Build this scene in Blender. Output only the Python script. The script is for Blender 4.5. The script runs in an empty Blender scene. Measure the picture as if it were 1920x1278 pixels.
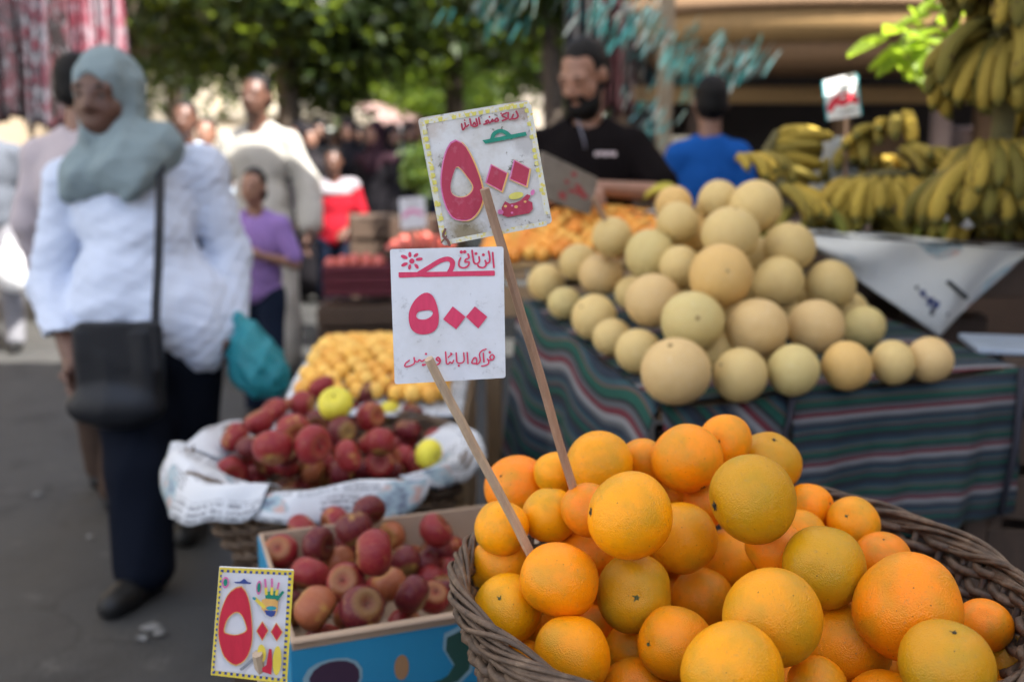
import bpy, math, random
import numpy as np
from mathutils import Vector, Matrix
random.seed(7); RNG = np.random.default_rng(7)
C = bpy.context.scene.collection
SC = bpy.context.scene
R = math.radians
# ------------------------------------------------------------ camera, sky, sun, exposure
F, CX, CY, HC, TH = 1867.0, 960.0, 639.0, 1.35, R(10.6)
cd = bpy.data.cameras.new('camera'); cam = bpy.data.objects.new('camera', cd); C.objects.link(cam)
cam.location = (0, 0, HC); cam.rotation_euler = (R(90) - TH, 0, 0)
cd.lens = 35.0; cd.sensor_width = 36.0; cd.clip_start = 0.05; cd.clip_end = 500
cd.dof.use_dof = True; cd.dof.focus_distance = 1.0; cd.dof.aperture_fstop = 3.1; cd.dof.aperture_blades = 0
SC.camera = cam
SUN = Vector((0.45, -0.36, 0.82)).normalized()
w = bpy.data.worlds.new('World'); SC.world = w; w.use_nodes = True
wn = w.node_tree.nodes; wl = w.node_tree.links
sky = wn.new('ShaderNodeTexSky'); sky.sky_type = 'NISHITA'; sky.sun_disc = False
sky.sun_elevation = math.asin(SUN.z); sky.sun_rotation = math.atan2(SUN.x, SUN.y)
sky.air_density = 1.0; sky.dust_density = 2.0; sky.ozone_density = 1.0
wn['Background'].inputs[1].default_value = 0.15
wl.new(sky.outputs[0], wn['Background'].inputs[0])
sd = bpy.data.lights.new('sun', 'SUN'); so = bpy.data.objects.new('sun', sd); C.objects.link(so)
sd.energy = 4.6; sd.angle = R(0.6); sd.color = (1.0, 0.955, 0.88)
so.location = (5, -4, 12); so.rotation_euler = SUN.to_track_quat('Z', 'Y').to_euler()
SC.view_settings.view_transform = 'Standard'; SC.view_settings.look = 'None'
SC.view_settings.exposure = 2.04; SC.view_settings.gamma = 1.0; SC.view_settings.use_curve_mapping = False
SC.cycles.use_denoising = True; SC.cycles.max_bounces = 7; SC.cycles.diffuse_bounces = 4
SC.cycles.transparent_max_bounces = 8; SC.cycles.sample_clamp_indirect = 6.0

# ------------------------------------------------------------ helpers
def at(px, py, d):
    x = (px - CX) / F * d; v = (CY - py) / F * d
    return Vector((x, d * math.cos(TH) + v * math.sin(TH), HC - d * math.sin(TH) + v * math.cos(TH)))
def dz(py, z):                     # depth along the view axis where the ray through row py meets height z
    return (HC - z) / (math.sin(TH) + (py - CY) / F * math.cos(TH))
def atz(px, py, z): return at(px, py, dz(py, z))
def tag(o, label=None, cat=None, group=None, kind=None):
    if label: o['label'] = label
    if cat: o['category'] = cat
    if group: o['group'] = group
    if kind: o['kind'] = kind
    return o
def link(o, parent=None):
    C.objects.link(o)
    if parent is not None: o.parent = parent
    return o
def empty(name, loc=(0, 0, 0), rz=0.0):
    o = bpy.data.objects.new(name, None); o.empty_display_size = 0.05
    o.location = loc; o.rotation_euler = (0, 0, rz); return link(o)
def obj(name, me, parent=None, loc=None, rot=None, scale=None):
    o = bpy.data.objects.new(name, me); link(o, parent)
    if loc is not None: o.location = loc
    if rot is not None: o.rotation_euler = rot
    if scale is not None: o.scale = scale if hasattr(scale, '__len__') else (scale,) * 3
    return o
def copy_tree(o, parent=None):
    c = o.copy(); C.objects.link(c); c.parent = parent
    for ch in o.children: copy_tree(ch, c)
    return c
def np_mesh(name, v, q, mat, smooth=True):
    me = bpy.data.meshes.new(name); v = np.asarray(v, np.float32); q = np.asarray(q, np.int32)
    n = len(q); k = q.shape[1]
    me.vertices.add(len(v)); me.vertices.foreach_set('co', v.ravel())
    me.loops.add(n * k); me.loops.foreach_set('vertex_index', q.ravel())
    me.polygons.add(n); me.polygons.foreach_set('loop_start', np.arange(0, n * k, k, dtype=np.int32))
    me.update(calc_edges=True)
    me.polygons.foreach_set('use_smooth', np.full(n, smooth, bool))
    if mat: me.materials.append(mat)
    me.validate(); return me
class MB:
    """collects shapes, builds one mesh"""
    def __init__(s): s.v = []; s.f = []; s.uv = {}
    def add(s, vs, fs):
        b = len(s.v); s.v += [tuple(p) for p in vs]; s.f += [tuple(i + b for i in f) for f in fs]; return s
    def box(s, c, size, M=None, bev=0.0):
        x, y, z = (size[0] / 2, size[1] / 2, size[2] / 2); M = M or Matrix.Identity(3); c = Vector(c)
        b = min(bev, x * .9, y * .9, z * .9)
        if b <= 0:
            p = [Vector((i * x, j * y, k * z)) for i in (-1, 1) for j in (-1, 1) for k in (-1, 1)]
            f = [(0, 1, 3, 2), (4, 6, 7, 5), (0, 4, 5, 1), (2, 3, 7, 6), (0, 2, 6, 4), (1, 5, 7, 3)]
            return s.add([c + M @ q for q in p], f)
        p = []; ids = {}
        for i in (-1, 1):
            for j in (-1, 1):
                for k in (-1, 1):
                    for a in range(3):
                        q = [i * (x - b), j * (y - b), k * (z - b)]; q[a] = (i * x, j * y, k * z)[a]
                        ids[(i, j, k, a)] = len(p); p.append(Vector(q))
        f = []
        S = (-1, 1)
        for sg in S:
            f.append([ids[(sg, -1, -1, 0)], ids[(sg, 1, -1, 0)], ids[(sg, 1, 1, 0)], ids[(sg, -1, 1, 0)]][::sg])
            f.append([ids[(-1, sg, -1, 1)], ids[(-1, sg, 1, 1)], ids[(1, sg, 1, 1)], ids[(1, sg, -1, 1)]][::sg])
            f.append([ids[(-1, -1, sg, 2)], ids[(1, -1, sg, 2)], ids[(1, 1, sg, 2)], ids[(-1, 1, sg, 2)]][::sg])
        for i in S:
            for j in S:
                f.append([ids[(i, j, -1, 0)], ids[(i, j, -1, 1)], ids[(i, j, 1, 1)], ids[(i, j, 1, 0)]][::i * j])
                f.append([ids[(i, -1, j, 2)], ids[(i, -1, j, 0)], ids[(i, 1, j, 0)], ids[(i, 1, j, 2)]][::i * j])
                f.append([ids[(-1, i, j, 1)], ids[(-1, i, j, 2)], ids[(1, i, j, 2)], ids[(1, i, j, 1)]][::i * j])
                for k in S:
                    f.append([ids[(i, j, k, 0)], ids[(i, j, k, 1)], ids[(i, j, k, 2)]][::i * j * k])
        return s.add([c + M @ q for q in p], f)
    def bar(s, a, b, wx, wy, up=(0, 0, 1), bev=0.0):
        a, b = Vector(a), Vector(b); z = (b - a).normalized(); u = Vector(up)
        if abs(z.dot(u)) > .98: u = Vector((1, 0, 0))
        x = u.cross(z).normalized(); y = z.cross(x)
        M = Matrix((x, y, z)).transposed()
        return s.box((a + b) / 2, (wx, wy, (b - a).length), M, bev)
    def tube(s, pts, rad, seg=8, closed=False, cap=True):
        pts = [Vector(p) for p in pts]; n = len(pts)
        rad = rad if hasattr(rad, '__len__') else [rad] * n
        t0 = (pts[1] - pts[0]).normalized(); u = Vector((0, 0, 1)) if abs(t0.z) < .9 else Vector((1, 0, 0))
        x = u.cross(t0).normalized(); vs = []
        for i in range(n):
            t = (pts[(i + 1) % n] - pts[i - 1]) if closed else (pts[min(i + 1, n - 1)] - pts[max(i - 1, 0)])
            t.normalize(); x = (x - t * x.dot(t)).normalized(); y = t.cross(x)
            vs += [pts[i] + (x * math.cos(2 * math.pi * k / seg) + y * math.sin(2 * math.pi * k / seg)) * rad[i] for k in range(seg)]
        fs = []
        for i in range(n if closed else n - 1):
            a = i * seg; b = ((i + 1) % n) * seg
            fs += [(a + k, a + (k + 1) % seg, b + (k + 1) % seg, b + k) for k in range(seg)]
        if cap and not closed: fs += [tuple(range(seg))[::-1], tuple(range((n - 1) * seg, n * seg))]
        return s.add(vs, fs)
    def lathe(s, prof, c=(0, 0, 0), seg=24, M=None):
        c = Vector(c); M = M or Matrix.Identity(3); vs = []
        for r, z in prof:
            vs += [c + M @ Vector((r * math.cos(2 * math.pi * k / seg), r * math.sin(2 * math.pi * k / seg), z)) for k in range(seg)]
        fs = [(i * seg + k, i * seg + (k + 1) % seg, (i + 1) * seg + (k + 1) % seg, (i + 1) * seg + k) for i in range(len(prof) - 1) for k in range(seg)]
        return s.add(vs, fs)
    def mesh(s, name, mat, smooth=False):
        me = bpy.data.meshes.new(name); me.from_pydata(s.v, [], s.f); me.materials.append(mat)
        if smooth: me.polygons.foreach_set('use_smooth', np.ones(len(me.polygons), bool))
        me.update(); return me
    def build(s, name, mat, parent=None, smooth=False): return obj(name, s.mesh(name, mat, smooth), parent)
def grid_sheet(fn, nu, nv, name, mat, parent=None, uvfn=None, thick=0.0):
    """a sheet point=fn(u,v), u,v in 0..1, with a UV map and optional thickness"""
    v = [fn(i / nu, j / nv) for j in range(nv + 1) for i in range(nu + 1)]
    f = [(j * (nu + 1) + i, j * (nu + 1) + i + 1, (j + 1) * (nu + 1) + i + 1, (j + 1) * (nu + 1) + i) for j in range(nv) for i in range(nu)]
    me = bpy.data.meshes.new(name); me.from_pydata([tuple(p) for p in v], [], f); me.materials.append(mat)
    uvl = me.uv_layers.new(name='UVMap'); uvfn = uvfn or (lambda a, b: (a, b))
    uvs = [uvfn(i / nu, j / nv) for j in range(nv + 1) for i in range(nu + 1)]
    for lp in me.loops: uvl.data[lp.index].uv = uvs[lp.vertex_index]
    me.polygons.foreach_set('use_smooth', np.ones(len(me.polygons), bool)); me.update()
    o = obj(name, me, parent)
    if thick:
        m = o.modifiers.new('thickness', 'SOLIDIFY'); m.thickness = thick; m.offset = 0
    return o
# ------------------------------------------------------------ implicit surfaces (bodies, cloth, bags)
def sdf_mesh(name, prims, mat, vox=0.01, k=0.02, disp=None, keep=None):
    pts = []
    for p in prims:
        if isinstance(p[-1], str): continue
        if p[0] == 'c': pts += [(np.array(p[1]), max(p[3], p[4])), (np.array(p[2]), max(p[3], p[4]))]
        else: pts += [(np.array(p[1]), max(p[2]))]
    lo = np.min([c - r for c, r in pts], 0) - 4 * vox - .02; hi = np.max([c + r for c, r in pts], 0) + 4 * vox + .02
    n = np.ceil((hi - lo) / vox).astype(int) + 1
    f = np.full(n, .3, np.float32)
    ax = [(lo[i] + vox * np.arange(n[i])).astype(np.float32) for i in range(3)]
    for p in prims:
        if p[0] == 'c': a, b, ra, rb = np.array(p[1], float), np.array(p[2], float), p[3], p[4]; l = np.minimum(a, b) - max(ra, rb); h = np.maximum(a, b) + max(ra, rb)
        else: a = np.array(p[1], float); m = max(p[2]) if len(p) > 4 or (len(p) > 3 and not isinstance(p[3], str)) else None; rr = np.array(p[2]) if m is None else m; l = a - rr; h = a + rr
        l = l - 1.5 * k - 3 * vox - .015; h = h + 1.5 * k + 3 * vox + .015
        i0 = np.clip(((l - lo) / vox).astype(int), 0, n - 1); i1 = np.clip(((h - lo) / vox).astype(int) + 2, 1, n)
        if np.any(i1 <= i0): continue
        X = ax[0][i0[0]:i1[0], None, None]; Y = ax[1][None, i0[1]:i1[1], None]; Z = ax[2][None, None, i0[2]:i1[2]]
        if p[0] == 'c':
            ba = b - a; L2 = max(float(ba @ ba), 1e-9)
            t = np.clip(((X - a[0]) * ba[0] + (Y - a[1]) * ba[1] + (Z - a[2]) * ba[2]) / L2, 0, 1)
            d = np.sqrt((X - a[0] - t * ba[0]) ** 2 + (Y - a[1] - t * ba[1]) ** 2 + (Z - a[2] - t * ba[2]) ** 2) - (ra + (rb - ra) * t)
        else:
            r = p[2]; M = p[3] if len(p) > 3 and not isinstance(p[3], str) else None
            x, y, z = X - a[0], Y - a[1], Z - a[2]
            if M is not None:
                M = np.array(M); x, y, z = M[0][0] * x + M[1][0] * y + M[2][0] * z, M[0][1] * x + M[1][1] * y + M[2][1] * z, M[0][2] * x + M[1][2] * y + M[2][2] * z
            if p[0] == 'b':
                e = min(r) * .45
                qx, qy, qz = np.abs(x) - r[0] + e, np.abs(y) - r[1] + e, np.abs(z) - r[2] + e
                d = np.sqrt(np.maximum(qx, 0) ** 2 + np.maximum(qy, 0) ** 2 + np.maximum(qz, 0) ** 2) + np.minimum(np.maximum(qx, np.maximum(qy, qz)), 0) - e
            else:
                q = np.sqrt((x / r[0]) ** 2 + (y / r[1]) ** 2 + (z / r[2]) ** 2)
                q2 = np.sqrt((x / r[0] ** 2) ** 2 + (y / r[1] ** 2) ** 2 + (z / r[2] ** 2) ** 2) + 1e-6
                d = q * (q - 1) / q2
        S = (slice(i0[0], i1[0]), slice(i0[1], i1[1]), slice(i0[2], i1[2])); g = f[S]
        if isinstance(p[-1], str):
            kk = min(k, .012); h_ = np.clip(.5 - .5 * (d + g) / kk, 0, 1); f[S] = g * (1 - h_) - d * h_ + kk * h_ * (1 - h_)
        else:
            h_ = np.clip(.5 + .5 * (d - g) / k, 0, 1); f[S] = d * (1 - h_) + g * h_ - k * h_ * (1 - h_)
    if disp is not None:
        X, Y, Z = np.meshgrid(*ax, indexing='ij', sparse=True); f = f + disp(X, Y, Z).astype(np.float32)
    f[0] = f[-1] = .3; f[:, 0] = f[:, -1] = .3; f[:, :, 0] = f[:, :, -1] = .3
    s = f < 0; cnt = np.zeros(n - 1, np.int8)
    for i in (0, 1):
        for j in (0, 1):
            for q in (0, 1): cnt += s[i:n[0] - 1 + i, j:n[1] - 1 + j, q:n[2] - 1 + q]
    act = (cnt > 0) & (cnt < 8); idx = np.full(n - 1, -1, np.int32); ii = np.argwhere(act); idx[act] = np.arange(len(ii))
    pos = np.zeros((len(ii), 3)); num = np.zeros(len(ii))
    cs = [(i, j, q) for i in (0, 1) for j in (0, 1) for q in (0, 1)]
    for o1 in cs:
        for axn in range(3):
            if o1[axn]: continue
            o2 = list(o1); o2[axn] = 1
            f1 = f[ii[:, 0] + o1[0], ii[:, 1] + o1[1], ii[:, 2] + o1[2]]; f2 = f[ii[:, 0] + o2[0], ii[:, 1] + o2[1], ii[:, 2] + o2[2]]
            cr = (f1 < 0) != (f2 < 0); t = np.where(cr, f1 / np.where(cr, f1 - f2, 1), 0)
            pos += np.where(cr[:, None], np.array(o1) + t[:, None] * (np.array(o2) - np.array(o1)), 0); num += cr
    V = (ii + pos / num[:, None]) * vox + lo
    Q = []
    for a in range(3):
        b, c = (a + 1) % 3, (a + 2) % 3
        s0 = [slice(None)] * 3; s1 = [slice(None)] * 3
        s0[a] = slice(0, -1); s1[a] = slice(1, None)
        for d_ in (b, c): s0[d_] = slice(1, -1); s1[d_] = slice(1, -1)
        A, B = s[tuple(s0)], s[tuple(s1)]
        e = np.argwhere(A != B); fl = A[tuple(e.T)]
        e[:, b] += 1; e[:, c] += 1
        def cell(db, dc):
            q = e.copy(); q[:, b] += db; q[:, c] += dc; return idx[q[:, 0], q[:, 1], q[:, 2]]
        quad = np.stack([cell(-1, -1), cell(0, -1), cell(0, 0), cell(-1, 0)], 1)
        quad[~fl] = quad[~fl][:, ::-1]; Q.append(quad)
    return np_mesh(name, V, np.concatenate(Q), mat)
def folds(amp, seed=0, fz=14.0, fx=9.0):
    r = np.random.default_rng(seed); K = r.normal(size=(5, 3)) * np.array([fx, fx, fz]); P = r.uniform(0, 6.28, 5)
    def fn(X, Y, Z):
        o = 0
        for kk, ph in zip(K, P): o = o + np.abs(np.sin(kk[0] * X + kk[1] * Y + kk[2] * Z + ph))
        return (o / 5 - .6) * amp * 2
    return fn
# ------------------------------------------------------------ materials
class NT:
    def __init__(s, name):
        s.m = bpy.data.materials.new(name); s.m.use_nodes = True; s.n = s.m.node_tree.nodes; s.l = s.m.node_tree.links
        s.b = s.n['Principled BSDF']; s._tc = None
    def new(s, t, **kw):
        x = s.n.new('ShaderNode' + t)
        for k, v in kw.items():
            if k in x.inputs: s.set(x.inputs[k], v)
            else: setattr(x, k, v)
        return x
    def set(s, sock, v):
        if hasattr(v, 'is_output') or isinstance(v, bpy.types.NodeSocket): s.l.new(v, sock)
        else: sock.default_value = v
    def tc(s, which='Object'):
        if s._tc is None: s._tc = s.n.new('ShaderNodeTexCoord')
        return s._tc.outputs[which]
    def noise(s, scale, detail=4.0, rough=.55, co=None, dist=0.0):
        return s.new('TexNoise', Vector=co or s.tc(), Scale=scale, Detail=detail, Roughness=rough, Distortion=dist).outputs['Fac']
    def ramp(s, fac, stops, interp='LINEAR'):
        x = s.n.new('ShaderNodeValToRGB'); s.l.new(fac, x.inputs[0]); e = x.color_ramp.elements; x.color_ramp.interpolation = interp
        while len(e) < len(stops): e.new(.5)
        for el, (p, c) in zip(e, stops): el.position = p; el.color = (*c, 1) if len(c) == 3 else c
        return x.outputs[0]
    def mix(s, fac, a, b, mode='MIX'):
        x = s.n.new('ShaderNodeMix'); x.data_type = 'RGBA'; x.blend_type = mode
        s.set(x.inputs[0], fac)
        for sock, v in ((x.inputs[6], a), (x.inputs[7], b)): s.set(sock, (*v, 1) if isinstance(v, tuple) and len(v) == 3 else v)
        return x.outputs[2]
    def math(s, op, a, b=0.0, c=0.0):
        x = s.n.new('ShaderNodeMath'); x.operation = op; s.set(x.inputs[0], a); s.set(x.inputs[1], b); s.set(x.inputs[2], c); return x.outputs[0]
    def bump(s, h, strength=.3, dist=.01, normal=None):
        x = s.new('Bump', Height=h, Strength=strength, Distance=dist)
        if normal is not None: s.l.new(normal, x.inputs['Normal'])
        return x.outputs[0]
    def out(s, color=None, rough=None, normal=None, **kw):
        if color is not None: s.set(s.b.inputs['Base Color'], (*color, 1) if isinstance(color, tuple) and len(color) == 3 else color)
        if rough is not None: s.set(s.b.inputs['Roughness'], rough)
        if normal is not None: s.l.new(normal, s.b.inputs['Normal'])
        for k, v in kw.items(): s.set(s.b.inputs[k], v)
        return s.m
def lerp3(c, k): return tuple(max(0, min(1, x * k)) for x in c)
def simple(name, col, rough=.6, var=.18, scale=12.0, bs=60.0, bump=.25, bd=.003, **kw):
    t = NT(name); n = t.noise(scale); c = t.mix(n, lerp3(col, 1 - var), lerp3(col, 1 + var))
    return t.out(c, rough, t.bump(t.noise(bs), bump, bd), **kw)
def cloth(name, col, rough=.85, translucent=0.0, var=.12):
    t = NT(name); n = t.noise(6.0); c = t.mix(n, lerp3(col, 1 - var), lerp3(col, 1 + var))
    wv = t.math('ADD', t.noise(260.0, 2), t.math('MULTIPLY', t.noise(22.0), 1.5))
    t.out(c, rough, t.bump(wv, .35, .004)); t.b.inputs['Specular IOR Level'].default_value = .04
    try: t.b.inputs['Sheen Weight'].default_value = .0
    except Exception: pass
    if translucent:
        tr = t.new('BsdfTranslucent'); t.l.new(c, tr.inputs[0]); mx = t.new('MixShader'); mx.inputs[0].default_value = translucent
        t.l.new(t.b.outputs[0], mx.inputs[1]); t.l.new(tr.outputs[0], mx.inputs[2]); t.l.new(mx.outputs[0], t.n['Material Output'].inputs[0])
    return t.m
def skin_mat(name, col):
    t = NT(name); c = t.mix(t.noise(18.0), lerp3(col, .85), (min(1, col[0] * 1.2), col[1] * 1.08, col[2] * 1.05))
    return t.out(c, .48, t.bump(t.noise(220.0, 3), .15, .002))
def wood(name, col, dark=.55, scale=8.0, stretch=(14, 14, 1.2), rough=.65):
    t = NT(name); mp = t.new('Mapping', Vector=t.tc()); mp.inputs['Scale'].default_value = stretch
    n = t.noise(scale, 6, .65, mp.outputs[0], 1.2); c = t.ramp(n, [(.3, lerp3(col, dark)), (.7, col)])
    return t.out(c, rough, t.bump(n, .3, .003))
def leafy(name, a, b, tl=.45):
    t = NT(name); g = t.new('NewGeometry'); rnd = g.outputs['Random Per Island']
    c = t.mix(rnd, a, b); t.out(c, .5)
    tr = t.new('BsdfTranslucent'); cc = t.mix(.5, c, (.45, .6, .04)); t.l.new(cc, tr.inputs[0]); mx = t.new('MixShader'); mx.inputs[0].default_value = tl
    t.l.new(t.b.outputs[0], mx.inputs[1]); t.l.new(tr.outputs[0], mx.inputs[2]); t.l.new(mx.outputs[0], t.n['Material Output'].inputs[0]); return t.m
# ------------------------------------------------------------ materials of the setting
def asphalt():
    t = NT('asphalt'); big = t.noise(.55, 5, .6); fine = t.noise(90.0, 4); sp = t.new('TexVoronoi', Vector=t.tc(), Scale=160.0).outputs['Distance']
    c = t.ramp(big, [(.3, (.02, .0205, .02)), (.5, (.03, .0305, .03)), (.72, (.045, .044, .041))])
    c = t.mix(t.math('MULTIPLY', t.ramp(t.noise(3.2, 6, .7), [(.55, (0, 0, 0)), (.68, (1, 1, 1))]), .55), c, (.014, .014, .014))
    c = t.mix(t.math('MULTIPLY', fine, .35), c, (.06, .059, .056))
    crk = t.new('TexVoronoi', Vector=t.new('VectorMath', operation='ADD').outputs[0], Scale=1.3, feature='DISTANCE_TO_EDGE')
    wob = t.new('TexNoise', Vector=t.tc(), Scale=2.5, Detail=5.0); vm = crk.inputs['Vector'].links[0].from_node; t.l.new(t.tc(), vm.inputs[0]); sc_ = t.new('VectorMath', operation='SCALE'); t.l.new(wob.outputs['Color'], sc_.inputs[0]); sc_.inputs['Scale'].default_value = .5; t.l.new(sc_.outputs[0], vm.inputs[1])
    ck = t.ramp(crk.outputs['Distance'], [(0, (1,) * 3), (.012, (0,) * 3)])
    c = t.mix(t.math('MULTIPLY', ck, t.ramp(t.noise(.9, 2), [(.45, (0,) * 3), (.6, (.8,) * 3)])), c, (.008, .008, .008))
    c = t.mix(t.ramp(t.noise(1.7, 6, .7, None, 1.5), [(.52, (0,) * 3), (.66, (.75,) * 3)]), c, (.011, .011, .011))
    c = t.mix(t.ramp(t.noise(7.0, 5, .7), [(.6, (0,) * 3), (.72, (.6,) * 3)]), c, (.12, .115, .105))
    return t.out(c, t.ramp(big, [(.3, (.55,) * 3), (.7, (.85,) * 3)]), t.bump(t.math('ADD', fine, sp), .5, .006))
M = {}
M['asphalt'] = asphalt()
M['plaster'] = simple('plaster_tan', (.42, .33, .23), .9, .2, 1.2, 30)
M['plaster_pale'] = simple('plaster_pale', (.46, .39, .3), .9, .15, 1.0, 30)
M['plaster_pink'] = simple('plaster_pink', (.45, .33, .28), .9, .15, 1.0, 30)
M['dark_glass'] = simple('dark_glass', (.03, .035, .04), .15, .3, 2)
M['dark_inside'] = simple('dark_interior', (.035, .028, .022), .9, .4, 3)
M['wood_brown'] = wood('wood_brown', (.26, .15, .07))
M['wood_ochre'] = wood('wood_ochre', (.42, .26, .1), .7)
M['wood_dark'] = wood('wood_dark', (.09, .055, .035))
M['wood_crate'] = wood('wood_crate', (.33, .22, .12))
M['wood_pole'] = wood('wood_pole', (.34, .26, .17))
M['cream_paint'] = simple('cream_paint', (.62, .54, .38), .6, .15, 4)
M['bark'] = simple('bark', (.1, .075, .055), .95, .35, 9, 40, .8, .02)
M['canvas'] = cloth('added_shade_canvas', (.5, .5, .51), .9, .4)  # for the added unseen sheets that block and soften the sun
M['metal_grey'] = simple('metal_grey', (.3, .31, .32), .4, .2, 8, Metallic=.6)
# ------------------------------------------------------------ ground
g = MB().add([(-120, -60, 0), (120, -60, 0), (120, 220, 0), (-120, 220, 0)], [(0, 1, 2, 3)]).build('ground', M['asphalt'])
tag(g, 'grey dusty asphalt of the market street', kind='structure')
# ------------------------------------------------------------ buildings
def building(x0, x1, y0, y1, h, mat, label, face, nwin, floors, z0=3.2, wh=1.3, ww=.9, cat='building'):
    b = empty('apartment_building', ((x0 + x1) / 2, (y0 + y1) / 2, 0)); tag(b, label, cat)
    c = b.location
    def part(n, mb, m): return mb.build(n, m, b)
    part('wall', MB().box((0, 0, h / 2), (x1 - x0, y1 - y0, h)), mat)
    part('cornice', MB().box((0, 0, h + .12), (x1 - x0 + .5, y1 - y0 + .5, .24)), mat)
    for fl in range(floors):
        for i in range(nwin):
            z = z0 + fl * 3.0
            u = (i + .5) / nwin
            if face == 'y': p = Vector((x0 + (x1 - x0) * u - c.x, y0 - c.y, z)); s = (ww, .06, wh); n = Vector((0, -1, 0)); sx = (1, 0, 0)
            else:
                X = x1 if face == 'x+' else x0; n = Vector((1 if face == 'x+' else -1, 0, 0))
                p = Vector((X - c.x, y0 + (y1 - y0) * u - c.y, z)); s = (.06, ww, wh); sx = (0, 1, 0)
            wdw = part('window', MB().box(p + n * .02, s), M['dark_glass'])
            fr = MB(); a = Vector(sx)
            for sg in (-1, 1): fr.box(p + a * sg * (ww / 2 + .03) + n * .05, tuple(.06 + abs(q) * .03 for q in n)[:2] + (wh + .12,))
            fr.box(p + n * .055 + Vector((0, 0, wh / 2 + .03)), tuple(abs(sx[q]) * ww + .05 for q in range(2)) + (.06,))
            fr.build('frame', M['cream_paint'], wdw)
            MB().box(p + n * .1 - Vector((0, 0, wh / 2 + .05)), tuple(abs(sx[q]) * (ww + .25) + .14 for q in range(2)) + (.08,)).build('sill', mat, wdw)
    return b
building(-12, -5.6, 4, 15, 8.5, M['plaster'], 'tan plastered building behind the hanging red and pink clothes', 'x+', 4, 2, 3.4)
building(-14, -7.5, 16, 34, 11, M['plaster_pale'], 'pale plastered building behind the roadside trees beyond the tan one', 'x+', 6, 3)
building(-7, 3, 44, 52, 13, M['plaster_pale'], 'pale building closing off the far end of the street', 'y', 6, 4, 2.4)
building(5.2, 12, 9, 34, 11, M['plaster_pink'], 'pinkish building along the street beyond the wooden shop front', 'x-', 7, 3)
M['plaster_bounce'] = simple('bounce_plaster', (.62, .63, .64), .9, .12, 1.0, 30)  # pale neutral wall colour chosen to bounce light onto the stalls
building(-13, -6.4, -14, 3.6, 6.0, M['plaster_bounce'], 'unseen pale building added opposite the stalls to bounce light onto them', 'x+', 5, 2, 2.6)  # this and the next two are unseen, added to shape the sky light
building(-7, 7, -18, -9.5, 4.2, M['plaster_bounce'], 'unseen low pale building added behind the viewer to cut sky light', 'y', 4, 1, 3)
building(6.2, 12, -14, 6.2, 6.2, M['plaster_pink'], 'unseen low pinkish building added beside the fruit stalls to cut sky light', 'x-', 5, 1, 3)
# ------------------------------------------------------------ wooden shop front behind the bananas
sf = empty('shop_front', (2.6, 6.9, 0)); tag(sf, 'brown wooden shop front with a bowed hood behind the banana stall', 'shop')
L = Vector((2.6, 6.9, 0))
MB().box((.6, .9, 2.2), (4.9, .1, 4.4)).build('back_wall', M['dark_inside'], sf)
MB().box((.6, .02, 3.3), (4.9, .12, 2.2)).build('upper_wall', M['wood_brown'], sf)
for sx in (-1.75, 2.9): MB().box((sx, .45, 1.65), (.14, .95, 3.3)).build('side_wall', M['wood_dark'], sf)
def bow(z0, z1, r0, r1, bulge, mat, name):
    n = 28; mb = MB(); vs = []
    for z, r in ((z0, r0), ((z0 + z1) / 2, (r0 + r1) / 2 + bulge), (z1, r1)):
        for i in range(n + 1):
            a = math.pi * (1.02 + .96 * i / n); vs.append((-.35 + 1.25 * r * math.cos(a), .62 * r * math.sin(a) - .02, z))
    fs = [(j * (n + 1) + i, j * (n + 1) + i + 1, (j + 1) * (n + 1) + i + 1, (j + 1) * (n + 1) + i) for j in range(2) for i in range(n)]
    fs.append(tuple(range(n, -1, -1)))
    return mb.add(vs, fs).build(name, mat, sf, True)
bow(1.86, 2.02, 1.02, 1.1, .03, M['wood_brown'], 'hood_moulding')
bow(2.021, 2.2, 1.13, 1.2, .05, M['wood_ochre'], 'hood_moulding')
bow(2.201, 2.32, 1.24, 1.18, .03, M['wood_brown'], 'hood_moulding')
bow(2.321, 2.9, 1.1, 1.05, .0, M['wood_brown'], 'hood_panel')
MB().box((.55, -.05, 1.74), (4.7, .1, .11), bev=.01).build('beam', M['wood_ochre'], sf)
MB().box((.55, .3, 1.0), (4.5, .5, .05)).build('shelf', M['wood_dark'], sf)
MB().box((.55, .07, .5), (4.5, .05, .95)).build('counter_panel', M['wood_dark'], sf)
for x, m in ((-1.35, 'wood_dark'), (-.35, 'wood_brown'), (.33, 'plaster_pink'), (.62, 'wood_brown'), (1.0, 'plaster_pink'), (1.6, 'wood_brown')):
    MB().box((x, .06, 1.36), (.1, .1, .66)).build('post', M[m], sf)
for x in (.05, .8, 1.3): MB().box((x, .5, 1.3), (.35, .2, .5), bev=.02).build('stock_box', M['wood_brown' if x != .8 else 'plaster_pink'], sf)
# ------------------------------------------------------------ posts of the stalls
def post(px, d, top, wd, mat, label, py=300):
    p = at(px, py, d); o = empty('awning_post', (p.x, p.y, 0)); tag(o, label, 'post')
    MB().box((0, 0, top / 2), (wd, wd, top), bev=.006).build('shaft', mat, o)
    MB().box((0, 0, .02), (wd * 2.2, wd * 2.2, .04)).build('foot_plate', M['metal_grey'], o)
    return o
post(1243, 5.4, 3.3, .075, M['wood_pole'], 'tan wooden post behind the teal tinsel')
post(1268, 5.7, 1.45, .14, M['cream_paint'], 'short cream painted pillar next to the tan wooden post')
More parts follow.
